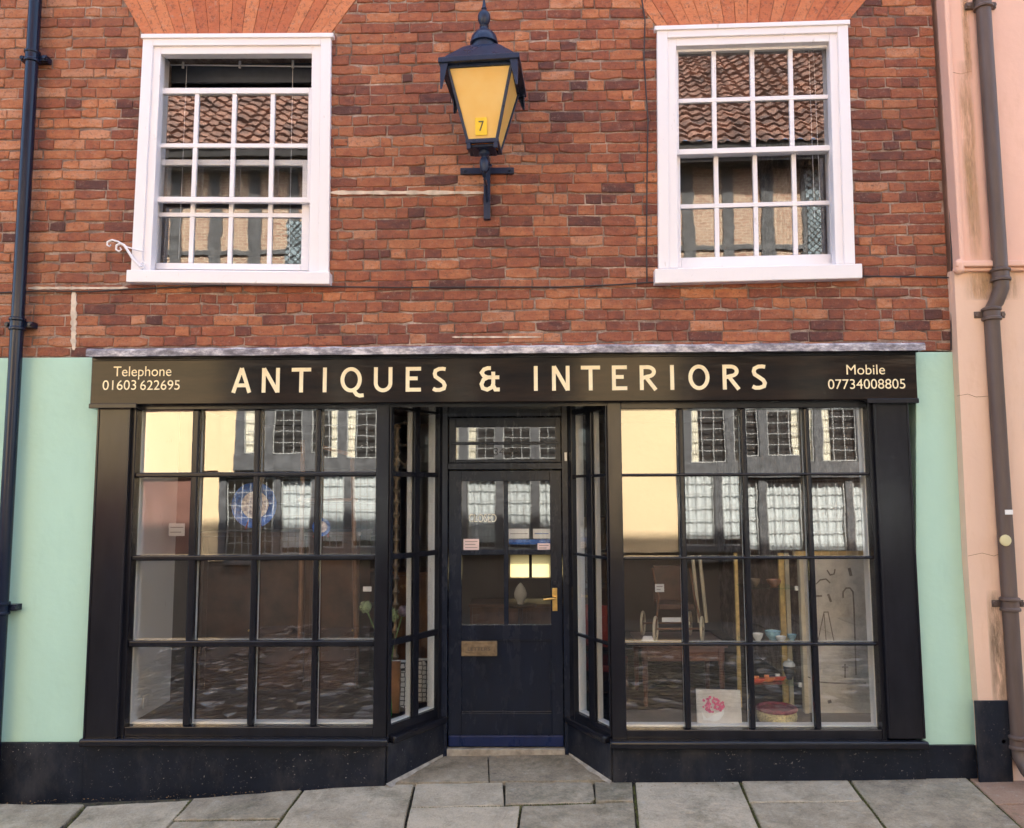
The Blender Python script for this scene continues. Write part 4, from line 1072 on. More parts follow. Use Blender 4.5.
# ================================================================== LANTERN
lc = Vector((X(483.5, 100, -.5), -.42, 0)); rot = R(-5)
def LT(a, b, z_): return (lc.x + a * math.cos(rot) - b * math.sin(rot), lc.y + a * math.sin(rot) + b * math.cos(rot), z_)
zT = Z(483, 64.5, -.62); zB = Z(483, 139.5, -.52)
lan = thing('wall_lantern', 'large dark blue iron lantern with amber panes on the brick wall', 'lantern', (lc.x, 0, zB))
tw, bw = .198, .092
m = MB()
for sx in (-1, 1):
    for sy in (-1, 1):
        m.prism([LT(sx * bw + a, sy * bw + b, zB) for a, b in ((-.009, -.009), (.009, -.009), (.009, .009), (-.009, .009))], [LT(sx * tw + a, sy * tw + b, zT) for a, b in ((-.009, -.009), (.009, -.009), (.009, .009), (-.009, .009))])
for (w_, z_, t2) in ((bw, zB - .018, .026), (tw, zT - .012, .026)):
    for s_ in (-1, 1):
        m.box(-w_ - .012, w_ + .012, s_ * w_ - .010, s_ * w_ + .010, z_, z_ + t2, LT); m.box(s_ * w_ - .010, s_ * w_ + .010, -w_ + .010, w_ - .010, z_, z_ + t2, LT)
m.build('lantern_frame', 'iron_black', lan, .003)
for (ax, sgn) in (('y', -1), ('x', 1), ('x', -1), ('y', 1)):
    m = MB(); k = .985
    def pt(w_, u, z_): return LT(u, sgn * w_ * k, z_) if ax == 'y' else LT(sgn * w_ * k, u, z_)
    f = [pt(bw, -bw, zB), pt(bw, bw, zB), pt(tw, tw, zT), pt(tw, -tw, zT)]
    f2 = [pt(bw - .004, -bw, zB), pt(bw - .004, bw, zB), pt(tw - .004, tw, zT), pt(tw - .004, -tw, zT)]
    m.prism(f, f2); m.build('pane', 'amber_glass', lan)
# roof: pyramid eaves, dome, finial
zE = Z(483, 55.5, -.66); ew = .250
zQ = Z(483, 44, lc.y - .085)
m = MB(); prof = [(ew * 1.0, zT + .004), (ew, zE - .0), (ew * .88, zE + .018), (.120, zQ - .03), (.085, zQ)]
vs = []
for (w_, z_) in prof: vs += [LT(-w_, -w_, z_), LT(w_, -w_, z_), LT(w_, w_, z_), LT(-w_, w_, z_)]
fs = [(i * 4 + k, i * 4 + (k + 1) % 4, i * 4 + 4 + (k + 1) % 4, i * 4 + 4 + k) for i in range(4) for k in range(4)] + [(3, 2, 1, 0), (16, 17, 18, 19)]
m.add(vs, fs)
for sx in (-1, 1):   # corner pendants
    for sy in (-1, 1):
        c0 = (sx * (ew - .012), sy * (ew - .012)); pz = .16 if sy < 0 else .09
        m.prism([LT(c0[0], c0[1], zT + .01), LT(c0[0] - sx * .05, c0[1], zT + .01), LT(c0[0] - sx * .012, c0[1], zT - pz), LT(c0[0], c0[1], zT - pz)], [LT(c0[0], c0[1] - sy * .006, zT + .01), LT(c0[0] - sx * .05, c0[1] - sy * .006, zT + .01), LT(c0[0] - sx * .012, c0[1] - sy * .006, zT - pz), LT(c0[0], c0[1] - sy * .006, zT - pz)])
        m.prism([LT(c0[0] + .001 * sx, c0[1], zT + .009), LT(c0[0] + .001 * sx, c0[1] - sy * .05, zT + .009), LT(c0[0] + .001 * sx, c0[1] - sy * .012, zT - pz + .001), LT(c0[0] + .001 * sx, c0[1], zT - pz + .001)], [LT(c0[0] - sx * .006, c0[1], zT + .009), LT(c0[0] - sx * .006, c0[1] - sy * .05, zT + .009), LT(c0[0] - sx * .006, c0[1] - sy * .012, zT - pz + .001), LT(c0[0] - sx * .006, c0[1], zT - pz + .001)])
m.build('roof', 'iron_black', lan, .004)
zD = zQ - .008
kd = (Z(483, 23, lc.y - .03) - zD) / .150; kf = (Z(483, -2, lc.y) - Z(483, 23, lc.y - .03)) / .175
m = MB(); m.lathe((lc.x, lc.y, zD), [(a, b * kd) for a, b in [(.088, 0), (.090, .018), (.074, .022), (.074, .040), (.090, .044), (.090, .056), (.080, .085), (.058, .108), (.030, .122), (.026, .135), (.030, .142), (.020, .150)]], 28)
m.build('vent_dome', 'iron_black', lan, smooth=True)
m = MB(); m.lathe((lc.x, lc.y, zD + .149 * kd), [(a, b * kf) for a, b in [(.020, 0), (.030, .012), (.038, .030), (.042, .052), (.038, .072), (.022, .092), (.012, .10), (.018, .108), (.012, .12), (.008, .155), (.003, .175)]], 24)
m.build('finial', 'iron_black', lan, smooth=True)
# bottom boss, stem and bracket
m = MB(); m.box(-.075, .075, -.075, .075, zB - .034, zB - .016, LT)
for s_ in (-1, 1): m.box(s_ * .085 - .012, s_ * .085 + .012, -.1, -.08, zB - .055, zB - .01, LT)
m.lathe((lc.x, lc.y, zB - .17), [(.014, 0), (.022, .01), (.030, .05), (.026, .085), (.016, .10), (.034, .115), (.034, .14)], 20)
m.build('socket', 'iron_black', lan, .003, smooth=True)
zC = Z(487, 170.5, -.03); wxx = X(487, 190, -.03)
m = MB(); m.tube([(lc.x, lc.y, zB - .16), (lc.x, lc.y + .02, zB - .185), (lc.x + .01, lc.y + .15, zC + .012), (wxx, -.02, zC)], .015, 10)
m.tube([(wxx, -.02, Z(487, 205, -.02)), (wxx, -.14, Z(487, 200, -.02) + .06), (lc.x, lc.y + .06, zB - .19)], .010, 10)
for s_ in (-1, 1): m.tube([(wxx, -.03, zC - .01), (wxx + s_ * .02, -.10, zC + .015), (wxx + s_ * .035, -.14, zC - .01), (wxx + s_ * .02, -.16, zC - .03)], .006, 8)
x0_, x1_ = X(460.5, 170, -.02), X(514, 170, -.02)
m.box(x0_, x1_, -.032, -.010, zC - .022, zC + .020); m.box(wxx - .022, wxx + .022, -.045, -.0105, Z(487, 219.5, -.03), Z(487, 163, -.03))
for xx in (x0_ + .03, x1_ - .03): m.tube([(xx, -.03, zC), (xx, -.045, zC)], .012, 6)
m.build('bracket', 'iron_black', lan, .003)
zp0, zp1 = Z(483, 135.5, -.52), Z(483, 119, -.53)
fr = (zp0 + zp1) / 2; yy = lambda z_: -(bw + (tw - bw) * (z_ - zB) / (zT - zB)) - .007
m = MB(); a, b = -.040, .034
m.add([LT(a, yy(zp0), zp0), LT(b, yy(zp0), zp0), LT(b, yy(zp1), zp1), LT(a, yy(zp1), zp1), LT(a, yy(zp0) + .003, zp0), LT(b, yy(zp0) + .003, zp0), LT(b, yy(zp1) + .003, zp1), LT(a, yy(zp1) + .003, zp1)], [(0, 1, 2, 3), (1, 5, 6, 2), (4, 0, 3, 7), (3, 2, 6, 7), (4, 5, 1, 0)])
npz = m.build('number_plate', 'plate_yellow', lan)
text_mesh('numeral', '7', -.018, .016, zp0 + .024, zp1 - .020, 0, 'ink', npz, T=lambda x_, y_, z_: LT(x_, yy(z_) - .002, z_))

# ================================================================== DRAINPIPES, CABLES
pX, pY = X(35, 0, -.09), -.085
dp = thing('drainpipe', 'dark blue cast iron drainpipe on the left edge of the brick wall', 'drainpipe', (pX, pY, g0(pX)))
m = MB(); m.tube([(pX, pY, g0(pX) - .1), (pX, pY, 9.9)], .041, 24); m.build('pipe', 'pipe_navy', dp, smooth=True)
for py_ in (57, 324, 608):
    zc = Z(20, py_, pY); m = MB()
    m.lathe((pX, pY, zc - .045), [(.042, 0), (.052, .004), (.052, .018), (.046, .024), (.046, .062), (.052, .068), (.052, .082), (.042, .088)], 24)
    m.box(pX - .09, pX + .09, pY + .015, -.006, zc - .02, zc + .02); m.tube([(pX + .078, pY + .0, zc), (pX + .078, pY + .04, zc)], .014, 8); m.tube([(pX - .078, pY + .0, zc), (pX - .078, pY + .04, zc)], .014, 8)
    m.build('pipe_bracket', 'pipe_navy', dp, .002, smooth=True)

# right brown pipe (on the pink building)
PKY = -.06
qX, qY = X(984.5, 20, -.14), -.135
dq = thing('drainpipe', 'brown cast iron drainpipe on the pink building', 'drainpipe', (qX, qY, g0(qX)))
zb1 = Z(992, 288, qY); zb2 = Z(995, 306, qY); q2y = qY + .03; qX2 = X(1010, 606, q2y)
m = MB(); m.tube([(qX, qY, 8.9), (qX, qY, zb1 + .05), (qX, qY, zb1 + .0), ((qX * .5 + qX2 * .5), q2y - .01, zb2 + .03), (qX2, q2y, zb2 - .02), (qX2, q2y, g0(qX2) + .22), (qX2, q2y - .01, g0(qX2) + .15), (qX2 + .01, q2y - .06, g0(qX2) + .09), (qX2 + .02, q2y - .13, g0(qX2) + .05)], .046, 24)
m.build('pipe', 'pipe_brown', dq, smooth=True)
for (py_, xx, yy_, kk) in ((3, qX, qY, 1), (275, qX, qY, 0), (314, qX2, q2y, 1), (604, qX2, q2y, 1), (742, qX2, q2y, 1)):
    zc = Z(1000, py_, yy_); m = MB()
    m.lathe((xx, yy_, zc - .045), [(.047, 0), (.060, .004), (.060, .020), (.052, .026), (.052, .062), (.060, .068), (.060, .082), (.047, .09)], 24)
    if kk: m.box(xx - .10, xx + .10, yy_ + .02, PKY + .0, zc - .022, zc + .022); m.tube([(xx - .085, yy_ + .01, zc), (xx - .085, yy_ + .05, zc)], .015, 8); m.tube([(xx + .085, yy_ + .01, zc), (xx + .085, yy_ + .05, zc)], .015, 8)
    m.build('pipe_collar', 'pipe_brown', dq, .002, smooth=True)
c = P(1006, 540.5, q2y - .05); m = MB(); lathe_y(m, c, [(.034, .012), (.036, .004), (.034, 0), (.022, -.002), (.001, -.002)], 28)
bd = tag(m.build('round_badge', 'badge_cream'), 'round yellowish badge stuck on the brown drainpipe', 'badge')
m = MB(); c2 = P(1008, 512, q2y - .05); m.box(c2.x - .018, c2.x + .03, c2.y - .002, c2.y + .003, c2.z - .016, c2.z + .014); tag(m.build('paper_scrap', 'paper_white'), 'torn white paper scrap stuck on the brown drainpipe', 'scrap')

# cable sagging across the wall
pts = [(-10, 293), (40, 291), (90, 291.5), (128, 289), (200, 286), (255, 285), (330, 286.5), (400, 287.5), (480, 287), (560, 287), (620, 284.5), (655, 282), (760, 281), (862, 276), (905, 276.5), (949, 277.5)]
m = MB(); m.tube([P(a, b, -.016 if not 120 < a < 340 else -.02) for a, b in pts], .0048, 6); tag(m.build('wall_cable', 'cable_black', smooth=True), 'thin dark cable running along the bricks under both upper windows', 'cable')
m = MB(); m.tube([P(a, b, -.016) for a, b in ((641, -6), (645, 20), (644, 60), (648, 120), (647, 180), (646.5, 250), (647, 283))], .0048, 6); tag(m.build('wall_cable', 'cable_black', smooth=True), 'thin dark cable running down the bricks beside the right upper window', 'cable')
m = MB(); m.tube([P(a, b, -.016) for a, b in ((944, 60), (948, 160), (952, 262), (951, 350))], .005, 6); tag(m.build('wall_cable', 'cable_black', smooth=True), 'thin dark cable down the joint between brick and pink walls', 'cable')

# scroll hook by the left upper window
sh = thing('scroll_bracket', 'small pinkish white wrought iron scroll at the left upper window corner', 'bracket', tuple(P(146, 266, -.05)))
def sp(px, py, r0, r1, a0, a1, n=20): return [(px + (r0 + (r1 - r0) * i / n) * math.cos(R(a0 + (a1 - a0) * i / n)), py - (r0 + (r1 - r0) * i / n) * math.sin(R(a0 + (a1 - a0) * i / n))) for i in range(n + 1)]
m = MB()
m.tube([P(a, b, -.06) for a, b in [(141, 267), (138, 264), (133, 259), (128, 251), (124, 245), (120.5, 243.5), (116.5, 245.5), (116, 249.5), (119, 251.5), (121.5, 249.5), (120, 247.5)]], [.0095, .010, .0095, .009, .009, .009, .008, .007, .006, .005, .004], 8)
m.tube([P(a, b, -.055) for a, b in [(143.5, 251), (136, 249.5), (127, 247), (118, 241.5), (112, 240), (107.5, 242), (107, 245), (109.5, 246.5), (111, 244.8)]], [.005, .005, .005, .006, .007, .007, .006, .005, .004], 8)
m.tube([P(a, b, -.055) for a, b in [(140, 267.5), (144, 268), (144.5, 263), (142.5, 262)]], .006, 8)
m.build('scroll', 'white_paint', sh, smooth=True)

# ================================================================== PINK BUILDING
pk = thing('pink_building', 'pink rendered building with cream corner on the right edge', 'building', (6, 3, 0))
xl = P(953, 268, PKY - .03).x; zs_ = Z(990, 270, PKY)
m = MB(); m.box(XWR + .045, 10, PKY - .03, .3, zs_, 9.2); m.build('upper_wall', 'pink', pk, .006)
m = MB()
f = [P(952, 270, PKY + .02), P(1300, 270, PKY + .02), P(1300, 700, PKY + .02), P(977, 705, PKY + .02), P(968, 600, PKY + .02), P(959, 430, PKY + .02)]
zlow = g0(3) - .2
m.box(X(953, 290, PKY), 10, PKY + .022, .3, zlow, zs_); m.prism([(v.x, v.y - .02, v.z) for v in (P(952.5, 272, PKY), P(980, 272, PKY), P(998, 702, PKY), P(976.5, 702, PKY), P(966, 560, PKY))], [(v.x, .0, v.z) for v in (P(952.5, 272, PKY), P(980, 272, PKY), P(998, 702, PKY), P(976.5, 702, PKY), P(966, 560, PKY))])
m.box(X(976.5, 560, PKY), 10, PKY - .019, 0, zlow, zs_)
m.build('lower_wall', 'pink_low', pk)
m = MB(); m.box(xl - .0, 10, PKY - .075, PKY - .025, zs_ + .005, zs_ + .045); m.box(xl + .0, 10, PKY - .05, PKY - .015, zs_ - .02, zs_ + .005)
m.build('string_course', 'pink', pk, .008)
m = MB(); m.box(XWR + .028, XWR + .060, PKY - .050, 0, zs_ + .0, 9.2); m.lathe((XWR + .02, PKY - .05, zs_ - .04), [(.012, 0), (.03, .02), (.03, .07), (.02, .1)], 12)
m.build('corner_strip', 'pink', pk, .008)
m = MB(); m.box(X(977, 730, PKY - .04), X(1011, 730, PKY - .04), PKY - .035, PKY - .0195, zlow, Z(990, 701, PKY - .04)); m.build('plinth', 'plinth_paint', pk, .004)
m = MB(); m.box(10, 10.2, 0, 7, -1, 9.2); m.box(XWR + .005, 10.2, -.2, 7, 9.2, 10.05); m.build('roof', 'slate', pk)

def stain_mat(name, col, k):
    t = Nt(name); c = t.n('TexCoord'); sp_ = t.n('SeparateXYZ'); t.l(c.outputs['Generated'], sp_.inputs[0])
    def hump(v, p):
        a = t.math('MULTIPLY', t.math('MULTIPLY', v, t.math('SUBTRACT', 1.0, v)), 4.0); return t.math('POWER', a, p)
    m_ = t.math('MULTIPLY', hump(sp_.outputs[0], 1.3), hump(sp_.outputs[2], .6))
    m_ = t.math('MULTIPLY', m_, t.ramp(t.noise(9, 6, .75, stretch=(2.5, 1, .35)), [(.32, (0, 0, 0)), (.62, (1, 1, 1))])); m_ = t.math('MULTIPLY', m_, k)
    b = t.n('BsdfDiffuse'); b.inputs[0].default_value = (*col, 1); tr = t.n('BsdfTransparent'); mx = t.n('MixShader')
    t.l(m_, mx.inputs[0]); t.l(tr.outputs[0], mx.inputs[1]); t.l(b.outputs[0], mx.inputs[2]); t.l(mx.outputs[0], t.out.inputs[0]); M[name] = t.m
stain_mat('ochre_stain', (.54, .36, .19), .5); stain_mat('dirt_stain', (.26, .20, .13), .55); stain_mat('damp_stain', (.24, .36, .25), .28)
def stain(x0, y0, x1, y1, Y, mat, parent):
    a, b = P(x0, y0, Y), P(x1, y1, Y); m = MB(); m.box(min(a.x, b.x), max(a.x, b.x), Y, Y + .0006, min(a.z, b.z), max(a.z, b.z))
    m.build('stain', mat, parent)
stain(958, -30, 974, 80, PKY - .0312, 'ochre_stain', pk); stain(955, 60, 985, 262, PKY - .0314, 'ochre_stain', pk); stain(985, 590, 1010, 710, PKY - .0212, 'dirt_stain', pk)
stain(960, 272, 1024, 300, PKY - .0212, 'ochre_stain', pk)

# hairline cracks in the pink render
for pts in ([(957, 396), (968, 394), (976, 397), (990, 396)], [(968, 556), (982, 553), (994, 556), (1004, 552)], [(951, 72), (961, 74), (972, 71)]):
    m = MB(); yk = PKY - (.031 if pts[0][1] < 270 else .021); m.tube([P(a, b, yk) for a, b in pts], .0012, 5); m.build('crack', 'rust', pk)

# ================================================================== GROUND
m = MB(); nx = 40
xs = [-40 + i * 2 for i in range(41)]; ys = [-60, -30, -14, -9, -7.5, -6, -5, -1.75]
vs = []; 
def road_z(x, y): return g0(x) - .22 + (.04 if -5 < y < -1.7 else -.0) + .0
for yv in ys:
    for xv in xs: vs.append((xv, yv, g0(max(-12, min(12, xv))) - .20))
fs = [(j * 41 + i, j * 41 + i + 1, (j + 1) * 41 + i + 1, (j + 1) * 41 + i) for j in range(len(ys) - 1) for i in range(40)]
m.add(vs, fs); struct(m.build('cobbled_road', 'cobbles'))
m = MB()
def gsheet(mm, y0, y1, dz, xa=-12, xb=12, n=24):
    for i in range(n):
        x0 = xa + (xb - xa) * i / n; x1 = xa + (xb - xa) * (i + 1) / n
        mm.add([(x0, y0, ground_z(x0, y0) + dz), (x1, y0, ground_z(x1, y0) + dz), (x1, y1, ground_z(x1, y1) + dz), (x0, y1, ground_z(x0, y1) + dz)], [(0, 1, 2, 3)])
gsheet(m, -1.62, 0, -.022); gsheet(m, 0.0, .6, -.022); gsheet(m, .6, 40, -.03, -40, 40, 30); struct(m.build('ground', 'soil'))
m = MB(); rnd = random.Random(9)
for i in range(60):
    x0 = -12 + i * .4; m.box(x0, x0 + .395, -1.75, -1.63, g0(x0) - .3, g0(x0) - .055, tint=rnd.random())
struct(m.build('kerb', 'stone', None, .008))
m = MB()
for i in range(30):
    for j in range(3):
        x0 = -12 + i * .8 + j * .2; m.box(x0, x0 + .79, -7.5 + j * .8, -7.5 + j * .8 + .79, g0(x0) - .35, g0(x0) - .185, tint=rnd.random())
struct(m.build('far_pavement', 'dark_stone'))
# flagstones
m = MB(); rnd = random.Random(21)
slabs = [  # photo outlines of each slab (clockwise), red flag
    ([(-80, 804), (-80, 830), (55, 834), (84, 806)], 0), ([(86.5, 806.5), (190, 800.5), (172, 820), (145, 850), (42, 856)], 0), ([(-80, 832), (54, 836), (30, 860), (-80, 860)], 0),
    ([(193.5, 799), (301, 791), (280, 819), (174, 820)], 0), ([(173, 822), (279, 821), (258, 850), (147, 850)], 0),
    ([(303.5, 791), (371, 786.5), (413, 784.5), (408, 805), (400, 850), (262, 850)], 0),
    ([(416, 784.5), (502.5, 783), (503.5, 805.5), (411, 807.5)], 0), ([(505, 783), (592, 783), (594.5, 799), (590, 803), (505.5, 805)], 0),
    ([(410.5, 809), (520, 807.5), (513, 850), (402, 850)], 0), ([(523, 807), (594, 804.5), (633, 803), (637.5, 850), (516, 850)], 0), ([(595, 783), (632, 782), (633, 801.5), (596, 802.5)], 0),
    ([(635, 782), (738, 780), (768, 850), (641, 850)], 0), ([(741, 780), (845.5, 777.5), (863, 801.5), (750, 803.2)], 0), ([(751, 804.8), (864.5, 803.2), (900, 850), (771, 850)], 0),
    ([(848.5, 777.5), (963, 776), (1045, 850), (903, 850)], 0),
    ([(967, 776), (1100, 774), (1110, 803), (996, 804.5)], 1), ([(998, 806), (1110, 804.5), (1130, 850), (1047, 850)], 1)]
for pts, red in slabs:
    P2 = []
    n = len(pts)
    for i in range(n):
        a, b = pts[i], pts[(i + 1) % n]; k = max(1, int(math.hypot(a[0] - b[0], a[1] - b[1]) / 12))
        for j in range(k):
            t_ = j / k; jj = rnd.uniform(-.6, .6); P2.append(G(a[0] + (b[0] - a[0]) * t_ + jj, a[1] + (b[1] - a[1]) * t_ + jj * .6))
    cx = sum(p.x for p in P2) / len(P2); cy = sum(p.y for p in P2) / len(P2)
    t1, t2, dz = rnd.uniform(-.006, .006), rnd.uniform(-.006, .006), rnd.uniform(-.002, .003)
    top = [Vector((p.x, p.y, p.z + dz + (p.x - cx) * t1 + (p.y - cy) * t2)) for p in P2]
    ins = [Vector((p.x + (cx - p.x) * .006 / max(.1, math.hypot(p.x - cx, p.y - cy)), p.y + (cy - p.y) * .006 / max(.1, math.hypot(p.x - cx, p.y - cy)), p.z + .005)) for p in top]
    N = len(top); vs = ins + top + [p - Vector((0, 0, .04)) for p in top]; tn = rnd.uniform(.05, 1)
    m.add(vs, [tuple(range(N))] + [(i, N + i, N + (i + 1) % N, (i + 1) % N) for i in range(N)] + [(N + i, 2 * N + i, 2 * N + (i + 1) % N, N + (i + 1) % N) for i in range(N)], tn, float(red))
# recess slabs (inside the doorway)
yF = G(500, 781.8).y
for (xa, xb, xc, xd) in ((XP0 + .01, X(490, 770, .2), X(487, 752, .4), XD0 + .02), (X(491.2, 770, .2), XP1 - .01, XD1 - .02, X(488.2, 752, .4))):
    f = [(xa, yF), (xb, yF), (xc, RD - .025), (xd, RD - .025)]
    vs = [(a, b, ground_z(a, b) + .004) for a, b in f]; m.prism(vs, [(a, b, c - .04) for a, b, c in vs], rnd.uniform(.2, .5))
# rest of pavement towards the road
x = -8.0
while x < 8:
    L_ = rnd.uniform(.6, 1.0)
    if True:
        for (ya, yb) in ((-1.62, -1.02),):
            vs = [(a, b, ground_z(a, b) + .004) for a, b in ((x, ya), (x + L_ - .012, ya), (x + L_ - .012, yb), (x, yb))]; m.prism(vs, [(a, b, c - .04) for a, b, c in vs], rnd.random())
    x += L_
for s_ in (-1, 1):
    x = 4.35 * s_ if s_ > 0 else -4.6
    while abs(x) < 9:
        vs = [(a, b, ground_z(a, b) + .004) for a, b in ((x, -1.0), (x + s_ * .8, -1.0), (x + s_ * .8, -.05), (x, -.05))]
        if s_ < 0: vs = vs[::-1]
        m.prism(vs, [(a, b, c - .04) for a, b, c in vs], rnd.random()); x += s_ * .812
struct(m.build('pavement', 'stone'))
# moss in the joints, debris by the walls
m = MB(); rnd = random.Random(13)
def tuft(p, s_, mm):
    for _ in range(3):
        a = rnd.uniform(0, 6.28); b = Vector((math.cos(a), math.sin(a), 0)) * s_; u = Vector((rnd.uniform(-.5, .5), rnd.uniform(-.5, .5), 1)).normalized() * s_ * rnd.uniform(.5, 1.2)
        mm.add([p - b * .5, p + b * .5, p + b * .3 + u, p - b * .3 + u], [(0, 1, 2, 3)])
lines = [((412, 787), (401, 828), 1.0), ((521, 807), (515, 828), .9), ((505, 806), (594, 803), .5), ((594, 803), (595, 797), .6), ((633.7, 784), (638.5, 828), 1.0), ((739.5, 781), (760, 828), .9), ((847, 778), (886, 828), 1.0), ((965, 777), (1022, 828), .8), ((302, 791), (276, 828), .7), ((191, 800), (172, 820), .8), ((85, 806), (66, 828), .6), ((410, 808), (505, 806), .35), ((750, 804), (863, 802), .25), ((174, 821), (279, 820), .2), ((620, 782), (960, 777), .25), ((0, 801), (380, 786), .25)]
for a, b, k in lines:
    n = int(math.hypot(a[0] - b[0], a[1] - b[1]) * 9 * k)
    for i in range(n):
        t_ = rnd.random(); p = G(a[0] + (b[0] - a[0]) * t_ + rnd.gauss(0, .55), a[1] + (b[1] - a[1]) * t_ + rnd.gauss(0, .25), -.004); tuft(p, rnd.uniform(.002, .0065), m)
for i in range(900):
    p = G(rnd.gauss(1010, 12), rnd.gauss(769, 4), 0); tuft(p, rnd.uniform(.004, .012), m)
struct(m.build('moss', 'moss'), 'stuff')
m = MB()
for i in range(520):
    if rnd.random() < .35: p = G(rnd.uniform(930, 1024), rnd.gauss(774, 2.5), .006)
    elif rnd.random() < .6: px_ = rnd.uniform(0, 380); p = G(px_, 803 - px_ * .045 + abs(rnd.gauss(0, 2.5)), .006)
    else: px_ = rnd.uniform(615, 975); p = G(px_, 785 - (px_ - 615) * .022 + abs(rnd.gauss(0, 2.5)), .006)
    s_ = rnd.uniform(.002, .008); a = rnd.uniform(0, 3); v = Vector((math.cos(a), math.sin(a), rnd.uniform(-.3, .3))) * s_; w = Vector((-math.sin(a), math.cos(a), rnd.uniform(-.3, .6))) * s_ * .6
    m.add([p - v, p + w, p + v, p - w], [(0, 1, 2, 3)])
struct(m.build('leaf_litter', 'dead_leaf'), 'stuff')
m = MB(); f = [G(30, 823, .007), G(64, 822.5, .007), G(60, 850, .007), G(12, 850, .007)]; m.prism(f, [v - Vector((0, 0, .03)) for v in f]); dc = tag(m.build('drain_cover', 'timber_black', None, .003), 'small dark iron cover set in the pavement by the blue drainpipe', 'drain cover')

# ================================================================== HOUSE OPPOSITE (seen mirrored in the panes)
OY = -7.5
def OX(px, py=450): return P(px, py, 7.5).x
def OZ(py, px=512): return P(px, py, 7.5).z
oh = thing('timber_framed_house', 'timber-framed house across the street mirrored in the window panes', 'building', (0, OY, -.3))
zg = OZ(632); zr = OZ(478); zj = OZ(458); z1t = 4.1
ob = MB(); ow = MB()
cream = [(OX(209), OX(226)), (OX(578), OX(677))]
m = MB(); m.box(-9, 9, OY - .3, OY - .06, zg - .3, 7.35)
m.build('wall_core', 'timber_black', oh)
m = MB()
for a, b in cream: m.box(a, b, OY - .06, OY + .03, OZ(556), 5.0)
m.box(OX(455 - 8), OX(455 - 4), OY - .06, OY + .02, OZ(560), 5)
m.box(-9, OX(209) - .002, OY - .06, OY + .03, OZ(474), 5.0)
m.build('cream_wall', 'cream', oh)
m = MB(); m.box(-9, OX(209) - .002, OY - .06, OY - .02, OZ(556), OZ(474)); m.build('brown_wall', 'red_brown_wall', oh)
m = MB(); m.box(-9, 9, OY - .06, OY - .01, zg - .2, OZ(556)); m.build('plinth', 'brown_wall', oh)
m = MB(); m.box(-9, 9, OY - .06, OY - .0, 5.0, 5.15); m.box(-9, 9, OY - .06, OY + .12, 7.3, 7.45); 
for a, b in ((OX(226), OX(578)), (OX(677), OX(900))):
    m.box(a, b, OY - .06, OY + .10, OZ(474), OZ(457)); m.box(a, b, OY - .06, OY + .06, OZ(560), OZ(553)); m.box(a, b, OY - .06, OY + .06, z1t, z1t + .18)
# casement rows
cm = MB(); gl = MB(); cw = MB(); cc_ = MB(); pl_ = MB()
rnd = random.Random(8)
for a, b in ((OX(230), OX(574)), (OX(681), OX(896))):
    n = round((b - a) / .62); w = (b - a) / n
    for i in range(n):
        x0 = a + w * i; x1 = x0 + w
        m.box(x0 - .06, x0 + .06, OY - .06, OY + .05, OZ(553), OZ(474)); m.box(x0 - .07, x0 + .07, OY - .06, OY + .05, OZ(457), z1t)
        for (z0, z1, cols, rows_, lvl) in ((OZ(553), OZ(476), 4, 6, 0), (OZ(456), z1t, 3, 9, 1)):
            xa, xb = x0 + .07, x1 - .07; f_ = .016
            for (p, q, r, s) in ((xa, xa + f_, z0, z1), (xb - f_, xb, z0, z1), (xa + f_, xb - f_, z0, z0 + f_), (xa + f_, xb - f_, z1 - f_, z1)): cm.box(p, q, OY - .01, OY + .02, r, s)
            for k in range(1, cols): xx = xa + (xb - xa) * k / cols; cm.box(xx - .005, xx + .005, OY + .0, OY + .012, z0 + f_, z1 - f_)
            for k in range(1, rows_): zz = z0 + (z1 - z0) * k / rows_; cm.box(xa + f_, xb - f_, OY + .001, OY + .011, zz - .005, zz + .005)
            gl.box(xa + f_, xb - f_, OY - .004, OY - .001, z0 + f_, z1 - f_)
            # curtains
            if (lvl == 0 and not OX(226) < (x0 + x1) / 2 < OX(279)) or (lvl == 1 and i % 3 != 1):
                tgt = cw if lvl == 0 else cc_
                ca_, cb_ = (xa, xb) if lvl == 0 else ((xa, xa + .13) if i % 3 == 0 else (xb - .13, xb)); nn = 28 if lvl == 0 else 12
                zc0, zc1 = (z0 + .1, z1 - .05) if lvl == 0 else (z0, z1)
                for k in range(nn):
                    u0 = ca_ + (cb_ - ca_) * k / nn; u1 = ca_ + (cb_ - ca_) * (k + 1) / nn; y0 = OY - .035 + .010 * math.sin(k * 1.7); y1 = OY - .035 + .010 * math.sin((k + 1) * 1.7)
                    tgt.add([(u0, y0, zc0), (u1, y1, zc0), (u1, y1, zc1), (u0, y0, zc1)], [(0, 1, 2, 3)])
